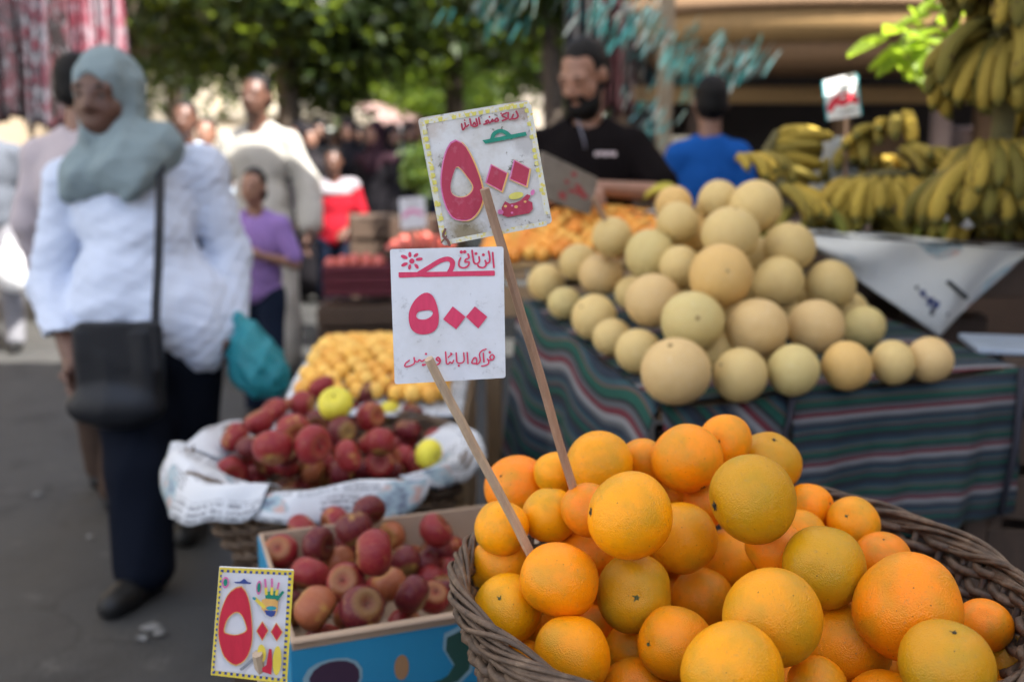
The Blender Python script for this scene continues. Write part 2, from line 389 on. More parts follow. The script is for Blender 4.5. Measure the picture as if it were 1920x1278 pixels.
# ------------------------------------------------------------ unseen cloths added over the lane to block and soften the sun
def canvas(x0, x1, y0, y1, z, label, sag=.18):
    def fn(u, v):
        return Vector((x0 + (x1 - x0) * u, y0 + (y1 - y0) * v, z - sag * math.sin(math.pi * u) * (.6 + .4 * math.sin(math.pi * v)) + .03 * math.sin(17 * u) * math.sin(9 * v)))
    o = grid_sheet(fn, 24, 24, 'added_shade_cloth', M['canvas']); tag(o, label, 'added shade'); return o
canvas(-.35, 5.6, -2.4, .6, 3.25, 'unseen grey canvas added to shade the orange basket')
canvas(-.9, 1.9, .45, 5.2, 3.35, 'unseen grey canvas added to shade the melon stall')
canvas(1.85, 2.3, .45, 2.03, 3.4, 'narrow unseen canvas strip added to shade the near end of the banana stall', .02)  # gap between the two added strips lets sun onto the twig
canvas(1.85, 2.3, 2.36, 5.2, 3.4, 'narrow unseen canvas strip added to shade the far end of the banana stall', .02)
canvas(2.25, 5.6, .45, 5.2, 3.35, 'unseen grey canvas added to shade the hanging banana stalks')
canvas(-4.6, -.6, .9, 4.9, 3.55, 'unseen grey canvas added to shade the walking lane')
# ------------------------------------------------------------ trees
M['leaf_dark'] = leafy('leaf_dark', (.007, .017, .004), (.024, .046, .009), .3)
M['leaf_mid'] = leafy('leaf_mid', (.022, .052, .008), (.07, .12, .018), .4)
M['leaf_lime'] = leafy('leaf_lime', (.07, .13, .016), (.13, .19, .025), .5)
def leaves(centers, spread, n, size, rng, flat=.75):
    c = centers[rng.integers(0, len(centers), n)]; p = c + rng.normal(size=(n, 3)) * spread * np.array([1, 1, flat])
    a = rng.normal(size=(n, 3)); a /= np.linalg.norm(a, axis=1)[:, None]; b = rng.normal(size=(n, 3)); b -= a * (a * b).sum(1)[:, None]; b /= np.linalg.norm(b, axis=1)[:, None]
    s = size * rng.uniform(.6, 1.3, n)[:, None]
    v = np.stack([p - a * s, p + b * s * .45, p + a * s, p - b * s * .45], 1).reshape(-1, 3)
    return v, np.arange(4 * n).reshape(-1, 4)
def tree(x, y, zc, rad, label, mat, n, ncl, size, spread, seed, trunk_r=.14):
    rng = np.random.default_rng(seed); t = empty('street_tree', (x, y, 0)); tag(t, label, 'tree', 'street trees over the lane')
    u = rng.normal(size=(ncl, 3)); u /= np.linalg.norm(u, axis=1)[:, None]
    cl = u * (rng.uniform(.25, 1, ncl) ** .5)[:, None] * np.array(rad) + np.array([0, 0, zc])
    v, q = leaves(cl, spread, n, size, rng); obj('crown', np_mesh('crown', v, q, mat, False), t)
    mb = MB(); fork = zc - rad[2] * .55
    mb.tube([(0, 0, 0), (.03, .02, fork * .5), (-.02, .05, fork), (.05, 0, zc)], [trunk_r * 1.3, trunk_r, trunk_r * .8, trunk_r * .4], 10)
    for c in cl[:16]: mb.tube([(0, .03, fork * .9), tuple((np.array([0, 0, fork]) + c) / 2 + rng.normal(size=3) * .12), tuple(c)], [trunk_r * .45, trunk_r * .25, trunk_r * .08], 6)
    mb.build('trunk', M['bark'], t, True); return t
tree(-4.9, 13.0, 3.75, (2.3, 1.8, 1.75), 'open-crowned dark tree in front of the pale building', M['leaf_dark'], 4600, 60, .09, .24, 11)
tree(-2.55, 11.6, 3.55, (1.75, 1.5, 1.45), 'dense dark tree hanging low over the crowd', M['leaf_dark'], 15000, 60, .09, .3, 12)
tree(-.75, 13.2, 3.6, (1.6, 1.4, 1.35), 'green tree standing just beyond the dense dark tree', M['leaf_mid'], 10000, 50, .09, .3, 13)
tree(-1.6, 21.0, 2.75, (2.2, 1.7, 1.2), 'sunlit lime green tree low at the end of the lane', M['leaf_lime'], 6000, 40, .1, .35, 14, .1)
tree(-4.2, 16.5, 4.0, (2.4, 1.6, 1.6), 'dark spreading tree between the open-crowned tree and the sunlit ones', M['leaf_dark'], 6000, 60, .1, .28, 18)
tree(.35, 9.2, 3.45, (1.15, .9, 1.0), 'dark leafy tree overhanging behind the vendor in black', M['leaf_dark'], 8000, 40, .085, .25, 19, .1)
tree(-6.6, 20.0, 4.6, (2.6, 2.2, 2.4), 'tall mid green tree beside the pale building', M['leaf_mid'], 3600, 46, .1, .3, 15, .18)
tree(.9, 17.5, 3.7, (1.7, 1.6, 1.7), 'leafy mid green tree behind the vendor in black', M['leaf_mid'], 5000, 36, .095, .34, 16)
tree(-3.6, 30.0, 3.6, (3.2, 2, 2.0), 'sunlit lime green tree before the far pale building', M['leaf_lime'], 5000, 40, .14, .5, 17, .16)
# ------------------------------------------------------------ wicker
def wicker_mat():
    t = NT('wicker'); mp = t.new('Mapping', Vector=t.tc()); mp.inputs['Scale'].default_value = (40, 40, 40)
    n = t.noise(1.0, 5, .7, mp.outputs[0]); c = t.ramp(n, [(.3, (.032, .018, .01)), (.55, (.1, .06, .034)), (.75, (.21, .14, .085))])
    return t.out(c, .6, t.bump(t.noise(400.0, 3), .4, .002))
M['wicker'] = wicker_mat()
def wicker_basket(name, c, Rr, depth, Rb, label, rows=15, stakes=40, rim=.013, seed=1):
    rg = random.Random(seed); o = empty(name, (c[0], c[1], c[2] - depth)); tag(o, label, 'basket')
    rad = lambda z: Rb + (Rr - Rb) * (z / depth) ** .75
    MB().lathe([(.001, .012), (Rb * .5, .012), (Rb, .014), (Rb + .004, .0), (.001, 0)], seg=40).build('base', M['wicker'], o)
    st = None
    for i in range(stakes):
        a = 2 * math.pi * i / stakes
        if st is None: st = MB().tube([(rad(depth * k / 8), 0, depth * k / 8) for k in range(9)], .0045, 6).mesh('stake', M['wicker'], True)
        obj('stake', st, o, rot=(0, 0, a))
    N = stakes * 4
    for r_ in range(rows):
        z = depth * (r_ + .6) / (rows + .4); ph = r_ % 2; pts = []
        for i in range(N):
            a = 2 * math.pi * i / N; rr = rad(z) + .0085 * math.cos(math.pi * (i / 4 + ph)) + rg.uniform(-.0012, .0012)
            pts.append((rr * math.cos(a), rr * math.sin(a), z + rg.uniform(-.0015, .0015)))
        MB().tube(pts, depth / rows * .47, 6, True).build('weaver', M['wicker'], o, True)
    K = 15; N = 260
    for s_ in range(K):
        pts = []; ph = 2 * math.pi * s_ / K * 1.618 * 3; tw = rg.choice((5, 6, 7, 8)); q0_ = rim * math.sqrt((s_ + .8) / K); f1, f2 = rg.uniform(0, 6), rg.uniform(0, 6)
        for i in range(N):
            a = 2 * math.pi * i / N; t = ph + tw * a + .5 * math.sin(4 * a + f1); q = q0_ * (1 + .16 * math.sin(9 * a + f2))
            rr = Rr + q * math.cos(t); pts.append((rr * math.cos(a), rr * math.sin(a), depth + q * 1.1 * math.sin(t)))
        MB().tube(pts, rim * rg.uniform(.22, .33), 6, True).build('rim_strand', M['wicker'], o, True)
    return o
def crate(name, c, size, label, rz=0.0, mat=None, slats=4, wall=.012, floor=True, group=None, cat='crate'):
    """open slatted crate, c is the middle of its underside"""
    mat = mat or M['wood_crate']; o = empty(name, c, rz); tag(o, label, cat, group); X, Y, Z = size
    for sx in (-1, 1):
        for sy in (-1, 1): MB().box((sx * (X / 2 - .02), sy * (Y / 2 - .02), Z / 2), (.03, .03, Z), bev=.002).build('corner_post', mat, o)
    h = Z / slats
    for k in range(slats):
        z = h * (k + .5)
        for sg in (-1, 1):
            MB().box((0, sg * (Y / 2), z), (X, wall, h * .8), bev=.002).build('slat', mat, o)
            MB().box((sg * (X / 2 - wall * .5), 0, z), (wall, Y - wall * 1.1, h * .8), bev=.002).build('slat', mat, o)
    if floor:
        for k in range(5): MB().box((0, Y * (-.5 + (k + .5) / 5), Z - .008 if floor == 'top' else .01), (X - wall * 2.4, Y / 5 * .86, .012), bev=.002).build('board', mat, o)
    return o
# ------------------------------------------------------------ orange basket on its stand
BC = Vector((.25, 1.05, .885)); BR = .31
wicker_basket('wicker_basket', BC, BR, .24, .215, 'round brown wicker basket heaped with oranges', 19, 48, .0115, 3)
crate('wooden_crate', (BC.x, BC.y, 0), (.5, .46, .322), 'slatted wooden crate on the ground under the orange basket', .3, floor='top')
crate('wooden_crate', (BC.x, BC.y, .3235), (.48, .44, .318), 'slatted wooden crate on top of another, carrying the orange basket', .12, floor='top')
# ------------------------------------------------------------ striped cloth melon stall
def stripe_mat():
    t = NT('striped_cloth'); uv = t.new('SeparateXYZ', Vector=t.tc('UV')).outputs[1]
    f = t.math('FRACT', t.math('MULTIPLY', uv, 1.0))
    nv, tl, gr, rd, wh, bk, br = (.016, .028, .046), (.026, .07, .085), (.007, .068, .05), (.12, .02, .03), (.21, .215, .225), (.014, .015, .019), (.11, .065, .05)
    st = [(0, nv), (.1, tl), (.17, br), (.2, gr), (.31, bk), (.35, (.08, .088, .098)), (.42, rd), (.5, wh), (.58, (.08, .088, .098)), (.64, nv), (.72, tl), (.78, br), (.81, nv), (.86, gr), (.94, bk)]
    c = t.ramp(f, st, 'CONSTANT'); c = t.mix(t.math('MULTIPLY', t.noise(5.0), .35), c, (.06, .055, .055))
    wv = t.noise(300.0, 2); return t.out(c, .92, t.bump(t.math('ADD', wv, t.math('MULTIPLY', t.noise(14.0), 1.6)), .5, .006), **{'Specular IOR Level': .15})
M['stripe'] = stripe_mat()
A = at(1238, 764, dz(764, .862)); B_ = at(1908, 692, dz(692, .9)); Cc = at(985, 563, dz(563, .94))
D_ = B_ + (Cc - A)
st = empty('melon_table', ((A + D_) / 2).to_tuple()[:2] + (0,)); tag(st, 'wooden trestle table under the striped cloth and melons', 'table')
def loc(p): return Vector(p) - st.location
ctr = (A + B_ + Cc + D_) / 4
for p in (A, B_, Cc, D_):
    q = p + (ctr - p) * .1; MB().bar(loc((q.x, q.y, 0)), loc((q.x, q.y, q.z - .06)), .05, .05, bev=.004).build('leg', M['wood_dark'], st)
N6 = 7
for k in range(N6):
    a0, a1 = A + (Cc - A) * (k + .04) / N6, A + (Cc - A) * (k + .96) / N6; b0, b1 = B_ + (D_ - B_) * (k + .04) / N6, B_ + (D_ - B_) * (k + .96) / N6
    dn = Vector((0, 0, .01)); e = Vector((0, 0, .03)); mb = MB()
    mb.add([loc(p - dn) for p in (a0, b0, b1, a1)] + [loc(p - e) for p in (a0, b0, b1, a1)], [(0, 1, 2, 3), (7, 6, 5, 4), (0, 4, 5, 1), (1, 5, 6, 2), (2, 6, 7, 3), (3, 7, 4, 0)]).build('plank', M['wood_crate'], st)
cl = empty('striped_cloth', (A.x, A.y, A.z)); tag(cl, 'dark multicoloured striped cloth draped over the melon table', 'cloth')
CL = lambda p: Vector(p) - A
out_f = Vector((B_.y - A.y, -(B_.x - A.x), 0)).normalized(); out_l = Vector((-(Cc.y - A.y), (Cc.x - A.x), 0)).normalized()
def top_fn(u, v):
    p = A + (B_ - A) * u + (Cc - A) * v + (D_ - B_ - Cc + A) * u * v
    return CL(p + Vector((0, 0, .004 + .004 * math.sin(9 * u + 4 * v) - .0))) 
grid_sheet(top_fn, 24, 24, 'top_cloth', M['stripe'], cl, lambda u, v: (u, v * 4.2 + u * .5))
corner_t = .33
def front_fn(t0, t1, hang0, hang1, bulge, skew):
    def fn(u, v):
        t = t0 + (t1 - t0) * u; p = A + (B_ - A) * t; h = (hang0 + (hang1 - hang0) * u) * v
        fold = math.sin(u * 9 + skew + v) * .018 * v + math.sin(u * 23 + 2 * skew + v * 3) * .008 * v + .006 * math.sin(u * 41 + 5 * v) * v
        roll = .018 * math.sin(min(1, v * 7) * math.pi / 2)
        return CL(p + out_f * (roll + bulge * v + fold + .006) + Vector((0, 0, .006 - h - .012 * math.sin(math.pi * u) * (1 - v))))
    return fn
grid_sheet(front_fn(0, corner_t, .5, .42, .03, 0), 20, 20, 'front_flap', M['stripe'], cl, lambda u, v: (u, v * 1.9 - u * 1.35 + .3), .003)
grid_sheet(front_fn(corner_t + .004, 1.0, .34, .315, .02, 1.3), 30, 20, 'front_skirt', M['stripe'], cl, lambda u, v: (u, v * 3.3 + .0 + .12 * math.sin(u * 3) - u * .18), .003)
def side_fn(u, v):
    p = A + (Cc - A) * u; h = .52 * v
    fold = (math.sin(u * 15 + 1.0) * .03 + math.sin(u * 34) * .012) * v
    return CL(p + out_l * (.016 * math.sin(min(1, v * 7) * math.pi / 2) + .05 * v + fold + .004) + Vector((0, 0, .006 - h - .02 * math.sin(u * 11) * v)) + (A - Cc).normalized() * .03 * v * (1 - u))
grid_sheet(side_fn, 40, 22, 'side_skirt', M['stripe'], cl, lambda u, v: (u, v * 2.9 + .1 * math.sin(u * 15) + .05), .003)
p0 = A + (B_ - A) * corner_t + out_f * .035
MB().tube([CL(p0 + Vector((0, 0, .012))), CL(p0 + out_f * .006 + Vector((-.01, 0, -.05))), CL(p0 + out_f * .012 + Vector((-.035, 0, -.12)))], [.008, .006, .004], 8).build('tie_cord', simple('black_cord', (.02, .02, .03), .8), cl, True)
p0 = B_ + out_f * .03 - (B_ - A).normalized() * .012
MB().tube([CL(p0 + Vector((0, 0, .01))), CL(p0 + out_f * .012 + Vector((-.008, 0, -.15))), CL(p0 + out_f * .016 + Vector((-.03, 0, -.31)))], [.009, .008, .006], 8).build('tie_cord', bpy.data.materials['black_cord'], cl, True)
# ------------------------------------------------------------ apricot stall, banana stall
def table(name, x0, x1, y0, y1, z, mat, label):
    o = empty(name, ((x0 + x1) / 2, (y0 + y1) / 2, 0)); tag(o, label, 'table'); X, Y = x1 - x0, y1 - y0
    for sx in (-1, 1):
        for sy in (-1, 1): MB().box((sx * (X / 2 - .06), sy * (Y / 2 - .06), (z - .03) / 2), (.05, .05, z - .03), bev=.004).build('leg', mat, o)
    n = max(3, int(X / .16))
    for k in range(n): MB().box((-X / 2 + X * (k + .5) / n, 0, z - .015), (X / n * .95, Y, .03), bev=.003).build('plank', mat, o)
    MB().box((0, -Y / 2 + .02, z - .1), (X, .025, .1), bev=.003).build('apron', mat, o); return o
AZ = .985
table('fruit_table', -.12, .74, 3.16, 3.66, AZ, M['wood_crate'], 'wooden table under the heap of apricots in front of the vendor')
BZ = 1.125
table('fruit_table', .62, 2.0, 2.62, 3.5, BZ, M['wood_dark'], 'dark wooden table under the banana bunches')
# dark crates added below the banana table to stand in for its shade
crate('wooden_crate', (1.05, 3.05, 0), (.6, .5, .45), 'added dark crate on the ground filling the shade beneath the banana table', 0, M['wood_dark'])
crate('wooden_crate', (1.05, 3.05, .452), (.6, .5, .45), 'added dark crate stacked to fill the shade beneath the banana table', .05, M['wood_dark'])
crate('wooden_crate', (1.7, 3.0, 0), (.55, .5, .5), 'added dark crate filling the shade in the right half beneath the banana table', .02, M['wood_dark'])
def paper_mat(name, base, ink, dens=.5):
    t = NT(name); uv = t.tc('UV'); sp = t.new('SeparateXYZ', Vector=uv)
    br = t.new('TexBrick', Vector=uv, Scale=7.0); br.inputs['Color1'].default_value = (0, 0, 0, 1); br.inputs['Color2'].default_value = (1, 1, 1, 1); br.inputs['Mortar'].default_value = (0, 0, 0, 1); br.inputs['Mortar Size'].default_value = .06
    br.inputs['Brick Width'].default_value = .9; br.inputs['Row Height'].default_value = .5
    lines = t.math('GREATER_THAN', t.math('FRACT', t.math('MULTIPLY', sp.outputs[1], 55.0)), .42)
    wds = t.math('GREATER_THAN', t.noise(95.0, 1, .5, uv), .45)
    blk = t.math('GREATER_THAN', br.outputs['Color'], 1 - dens)
    pic = t.math('GREATER_THAN', t.noise(4.5, 0, .5, uv), .64)
    c = t.mix(t.math('MULTIPLY', t.math('MULTIPLY', t.math('MULTIPLY', lines, wds), blk), .75), base, ink)
    c = t.mix(pic, c, t.ramp(t.noise(14.0, 5, .7, uv), [(.35, (.08, .1, .16)), (.5, (.3, .42, .46)), (.62, (.5, .3, .25))]))
    c = t.mix(t.math('MULTIPLY', t.noise(3.0, 5, .6), .25), c, lerp3(base, .6))
    return t.out(c, .75, t.bump(t.noise(16.0, 5, .6), .5, .01))
M['newspaper'] = paper_mat('newspaper', (.56, .58, .6), (.08, .08, .1), .7)
M['poster_paper'] = paper_mat('poster_paper', (.6, .61, .58), (.12, .14, .22), .12)
# white printed sheet hanging from the banana table
pa, pb, pt = at(1515, 440, 2.6), at(1925, 468, 2.57), at(1762, 632, 2.54); pm = at(1560, 500, 2.58)
ps = empty('printed_paper_sheet', ((pa + pb) / 2).to_tuple()); tag(ps, 'white printed sheet hanging in a point from the banana table', 'paper')
LP = lambda p: Vector(p) - ps.location
def tri_fn(u, v):
    top = pa + (pb - pa) * u
    tip_u = .6; k = 1 - abs(u - tip_u) / (tip_u if u < tip_u else 1 - tip_u)
    low = pa + (pb - pa) * u + (pt - (pa + (pb - pa) * tip_u)) * (k if u > tip_u else .1 + .9 * k)
    p = top + (low - top) * v; p += Vector((0, -.02 * math.sin(v * 3) + .012 * math.sin(u * 13 + v * 5), 0)); return LP(p)
grid_sheet(tri_fn, 40, 24, 'hanging_flap', M['poster_paper'], ps, lambda u, v: (u * .55, v * .35), .001)
grid_sheet(lambda u, v: LP(pa + (pb - pa) * u + Vector((0, .004 + v * .24, .006 + .004 * math.sin(u * 20 + v * 9)))), 20, 8, 'table_part', M['poster_paper'], ps, lambda u, v: (u * .55, .5 + v * .3), .001)
inkb = simple('blue_print', (.03, .045, .16), .7, .4, 60); inkk = simple('black_print', (.025, .03, .03), .7, .3, 60)
def on_sheet(pts, name, mat, par, off=.008):
    c = Vector((0, -off, 0)); mb = MB(); mb.add([LP(p + c) for p in pts], [tuple(range(len(pts)))]).build(name, mat, par)
def sp(px, py): return at(px, py, 2.545 if py > 530 else 2.56)
on_sheet([at(x, y, 2.525) for x, y in ((1770, 528), (1778, 524), (1815, 556), (1808, 562))], 'printed_line', inkk, ps)
rb = random.Random(4)
for k in range(16):
    x, y = 1722 + 44 * k / 16 + rb.uniform(-10, 10), 545 + 46 * k / 16 + rb.uniform(-9, 9); s = rb.uniform(3, 7)
    on_sheet([at(x + s * math.cos(a + k) * rb.uniform(.6, 1.2), y + s * math.sin(a + k) * rb.uniform(.6, 1.2), 2.527 + .0006 * k) for a in np.arange(0, 6.28, .9)], 'printed_mark', inkb if k % 3 else inkk, ps)
# ------------------------------------------------------------ apple box
ZB = .68
BL = at(485, 1000, dz(1000, ZB)); FL = at(541, 1200, dz(1200, ZB)); BRt = at(893, 918, dz(918, ZB))
bu = (BRt - BL); bu.z = 0; bw = bu.length + .01; bu = Vector((math.cos(R(20)), math.sin(R(20)), 0)); bv = Vector((bu.y, -bu.x, 0)); bd = (FL - BL).dot(bv) + .005; BHt = .125
bcen = BL + bu * bw / 2 + bv * bd / 2; bcen.z = ZB - BHt
brz = math.atan2(bu.y, bu.x)
bx = empty('apple_box', bcen, brz); tag(bx, 'blue cardboard fruit box full of dark red apples', 'box')
def cardboard():
    t = NT('cardboard'); return t.out(t.mix(t.noise(9.0), (.3, .21, .14), (.4, .29, .2)), .85, t.bump(t.noise(120.0), .2, .002))
M['card'] = cardboard(); M['boxblue'] = simple('blue_print_card', (.01, .2, .36), .5, .2, 6, 90, .15)
T = .007
MB().box((0, 0, .004), (bw - .004, bd - .004, .008)).build('bottom', M['card'], bx)
for sg in (-1, 1):
    MB().box((0, sg * bd / 2, BHt / 2), (bw, T, BHt), bev=.001).build('end_wall', M['card'], bx)
    MB().box((sg * (bw / 2 - T / 2), 0, BHt / 2), (T, bd - T * 1.1, BHt), bev=.001).build('side_wall', M['card'], bx)
    fz = BHt - .012
    MB().box((0, sg * (bd / 2 + T / 2 + .001), fz / 2), (bw + .004, .002, fz)).build('blue_face', M['boxblue'], bx)
    MB().box((sg * (bw / 2 + .001), 0, BHt / 2 - .001), (.002, bd, BHt - .004)).build('blue_face', M['boxblue'], bx)
MB().box((0, -bd / 2 - .004, BHt + .002), (bw + .004, .016, .006), bev=.002).build('rim_flap', M['card'], bx)
def face_poly(pts, mat, name, lift):
    y = -bd / 2 - T / 2 - .002 - lift
    MB().add([(x, y, z) for x, z in pts], [tuple(range(len(pts)))]).build(name, mat, bx)
def blob(cx, cz, rx, rz, n=18, wob=.0, ph=0): return [(cx + rx * math.cos(a) * (1 + wob * math.sin(3 * a + ph)), cz + rz * math.sin(a) * (1 + wob * math.sin(3 * a + ph))) for a in np.linspace(0, 2 * math.pi, n, endpoint=False)]
hal = simple('pale_print', (.2, .33, .38), .6); aub = simple('aubergine_print', (.035, .012, .035), .6); grn = simple('green_print', (.012, .06, .045), .6); orp = simple('orange_print', (.3, .16, .07), .6)
x0b = -bw / 2
face_poly(blob(x0b + .055, .055, .042, .04, wob=.08), hal, 'printed_halo', .0005); face_poly(blob(x0b + .057, .057, .036, .033, wob=.05), aub, 'printed_aubergine', .001)
face_poly(blob(x0b + .155, .06, .011, .02), orp, 'printed_orange_dot', .0005)
pep = [(.225, .035), (.235, .05), (.222, .075), (.224, .095), (.245, .102), (.27, .098), (.275, .08), (.262, .06), (.258, .038), (.24, .022), (.215, .02), (.2, .028), (.215, .03)]
pc = (.24, .06)
face_poly([(x0b + pc[0] + (x - pc[0]) * 1.25, pc[1] + (z - pc[1]) * 1.2) for x, z in pep], hal, 'printed_halo', .0005); face_poly([(x0b + x, z) for x, z in pep], grn, 'printed_pepper', .001)
face_poly(blob(x0b + .365, .065, .034, .036, wob=.1, ph=1), hal, 'printed_halo', .0005); face_poly(blob(x0b + .367, .066, .03, .031, wob=.1, ph=1), aub, 'printed_aubergine', .001)
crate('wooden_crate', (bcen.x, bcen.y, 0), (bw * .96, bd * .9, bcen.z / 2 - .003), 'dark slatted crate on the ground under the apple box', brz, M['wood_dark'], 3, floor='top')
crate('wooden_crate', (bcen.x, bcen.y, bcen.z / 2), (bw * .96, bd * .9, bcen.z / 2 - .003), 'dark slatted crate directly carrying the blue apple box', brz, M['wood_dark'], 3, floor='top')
# ------------------------------------------------------------ apple basket lined with newspaper
PC = at(622, 836, 2.23); PC.z = .7; PR = .312
wicker_basket('wicker_basket', PC, PR, .2, .22, 'round wicker basket lined with newspaper holding red and yellow apples', 12, 36, .012, 8)
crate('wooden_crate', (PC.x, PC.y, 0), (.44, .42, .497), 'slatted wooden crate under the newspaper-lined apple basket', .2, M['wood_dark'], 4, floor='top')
def news(a0, a1, inner, outer, drop, label, seed, lift=.0, flare=.0, grp='newspaper sheets lining the apple basket'):
    rg = random.Random(seed); ph = [rg.uniform(0, 6) for _ in range(6)]
    o = empty('newspaper', (PC.x, PC.y, PC.z)); tag(o, label, 'newspaper')
    def fn(u, v):
        a = R(a0 + (a1 - a0) * u)
        env = math.sin(math.pi * min(1, max(0, u))) ** .35
        s = v * 2 - 1
        if s < 0: r = PR * (1 - inner * -s); z = .014 - .05 * (-s) ** 1.2
        else: r = PR + (outer * (.75 + .25 * math.sin(3 * a + ph[0])) * s) * (.35 + .65 * env) + flare * s * (1 - u); z = .014 + .006 * math.sin(math.pi * s) - drop * s * s * env
        tri = lambda x: abs((x / math.pi) % 2 - 1) * 2 - 1
        r += .007 * tri(9 * a + ph[1] + v * 3); z += lift + .009 * tri(7 * a + ph[2] + v * 4) + .005 * tri(19 * a + ph[3]) * abs(s)
        return Vector((r * math.cos(a), r * math.sin(a), z))
    grid_sheet(fn, 40, 16, 'sheet', M['newspaper'], o, lambda u, v: (u * .62 + seed * .13, v * .4 + seed * .31), .0012)
news(180, 258, .3, .055, .085, 'newspaper flap spreading over the basket edge beside the walking woman', 1, 0, .035)
news(246, 318, .22, .045, .07, 'newspaper sheet folded over the basket rim above the cardboard box', 2, .004)
news(306, 396, .3, .03, .04, 'newspaper sheet under the small sign with its stick, lining the basket', 3, .002)
news(95, 186, .25, .025, .02, 'newspaper strip along the basket rim by the apricots', 4, .004)
# ------------------------------------------------------------ fruit meshes and materials
import bmesh
def ico(sub):
    bm = bmesh.new(); bmesh.ops.create_icosphere(bm, subdivisions=sub, radius=1.0); bm.verts.ensure_lookup_table()
    v = np.array([x.co[:] for x in bm.verts]); f = np.array([[q.index for q in p.verts] for p in bm.faces]); bm.free(); return v, f
def lowfreq(v, seed, amp, freq=1.6, n=5):
    r = np.random.default_rng(seed); K = r.normal(size=(n, 3)) * freq; P = r.uniform(0, 6.28, n)
    return amp * np.sin(v @ K.T + P).mean(1)
IC4, IC3, IC2 = ico(5), ico(4), ico(3)
def fruit_mesh(name, mat, seed, base=IC3, sq=(1, 1, .96), amp=.04, dim=.07, dw=.22, dim2=.03, pinch=0.0):
    v, f = base; th = np.arccos(np.clip(v[:, 2], -1, 1)); r = 1 + lowfreq(v, seed, amp) - dim * np.exp(-(th / dw) ** 2) - dim2 * np.exp(-((np.pi - th) / dw) ** 2)
    r = r - pinch * (np.clip(-v[:, 2], 0, 1) ** 2)
    return np_mesh(name, v * r[:, None] * np.array(sq), f, mat)
def orange_mat():
    t = NT('orange_peel'); oi = t.new('ObjectInfo'); base = oi.outputs['Color']
    off = t.new('VectorMath', operation='ADD'); t.l.new(t.tc(), off.inputs[0])
    cmb = t.new('CombineXYZ', X=t.math('MULTIPLY', oi.outputs['Random'], 37.0), Y=t.math('MULTIPLY', oi.outputs['Random'], 91.0)); t.l.new(cmb.outputs[0], off.inputs[1]); co = off.outputs[0]
    big = t.noise(1.15, 3, .5, co); mid = t.noise(5.0, 4, .6, co)
    c = t.mix(t.ramp(big, [(.44, (0,) * 3), (.66, (.8,) * 3)]), base, t.mix(.6, base, (.36, .25, .015)))
    c = t.mix(t.ramp(mid, [(.48, (0,) * 3), (.75, (.3,) * 3)]), c, t.mix(.5, base, (.75, .3, .02)))
    scuff = t.ramp(t.noise(9.0, 6, .75, co, .6), [(.58, (0,) * 3), (.7, (.5,) * 3)])
    c = t.mix(scuff, c, (.32, .2, .08))
    v1 = t.new('TexVoronoi', Vector=co, Scale=5.5); spot = t.math('LESS_THAN', v1.outputs['Distance'], t.math('MULTIPLY', t.math('GREATER_THAN', t.new('SeparateColor', Color=v1.outputs['Color']).outputs[0], .6), .085))
    v2 = t.new('TexVoronoi', Vector=co, Scale=13.0); spot2 = t.math('LESS_THAN', v2.outputs['Distance'], t.math('MULTIPLY', t.math('GREATER_THAN', t.new('SeparateColor', Color=v2.outputs['Color']).outputs[0], .68), .085))
    c = t.mix(t.math('MULTIPLY', t.math('MAXIMUM', spot, spot2), .8), c, (.045, .028, .012))
    pore = t.new('TexVoronoi', Vector=co, Scale=34.0, feature='SMOOTH_F1').outputs['Distance']
    c = t.mix(t.math('MULTIPLY', t.ramp(pore, [(.0, (1,) * 3), (.22, (0,) * 3)]), .22), c, t.mix(.5, base, (.45, .14, .0)))
    nb = t.bump(t.math('ADD', t.math('MULTIPLY', pore, 1.0), t.math('MULTIPLY', t.noise(7.0, 3, .5, co), .8)), .2, .022)
    return t.out(c, t.ramp(mid, [(.3, (.3,) * 3), (.7, (.43,) * 3)]), nb, **{'Specular IOR Level': .3, 'Subsurface Weight': .06, 'Subsurface Radius': (.25, .1, .02), 'Subsurface Scale': .15})
M['orange'] = orange_mat(); M['calyx'] = simple('green_calyx', (.1, .12, .04), .8, .5, 3.0, 6, .6, .05); M['calyx_dry'] = simple('dry_calyx', (.06, .045, .025), .9, .4, 3.0, 6, .6, .05)
ORM = [fruit_mesh('orange', M['orange'], s, IC3, sq, .1, .085, .22, .04) for s, sq in ((1, (1, 1, .95)), (2, (1, .96, 1.04)), (3, (1.04, 1, .91)), (4, (.96, 1, 1.0)), (5, (1, 1.03, .98)), (6, (1.03, .97, .94)))]
def calyx_mesh(mat):
    n = 15; vs = [(0, 0, .02)]; 
    for i in range(n):
        a = 2 * math.pi * i / n; r = .1 + .045 * (i % 3 == 0) - .02 * (i % 3 == 1); vs.append((r * math.cos(a), r * math.sin(a), -.005 + .01 * (i % 3 == 0)))
    for i in range(6): a = i * math.pi / 3; vs.append((.045 * math.cos(a), .045 * math.sin(a), .035))
    fs = [(0, i + 1, (i + 1) % n + 1) for i in range(n)] + [tuple(range(n + 1, n + 7))] + [(0, n + 1 + (i + 1) % 6, n + 1 + i) for i in range(6)]
    return MB().add(vs, fs).mesh('calyx', mat, False)
CALX = [calyx_mesh(M['calyx']), calyx_mesh(M['calyx_dry'])]
def orient(o, d, spin):
    q = Vector(d).normalized().to_track_quat('Z', 'Y'); o.rotation_mode = 'QUATERNION'; o.rotation_quaternion = q @ Matrix.Rotation(spin, 3, 'Z').to_quaternion()
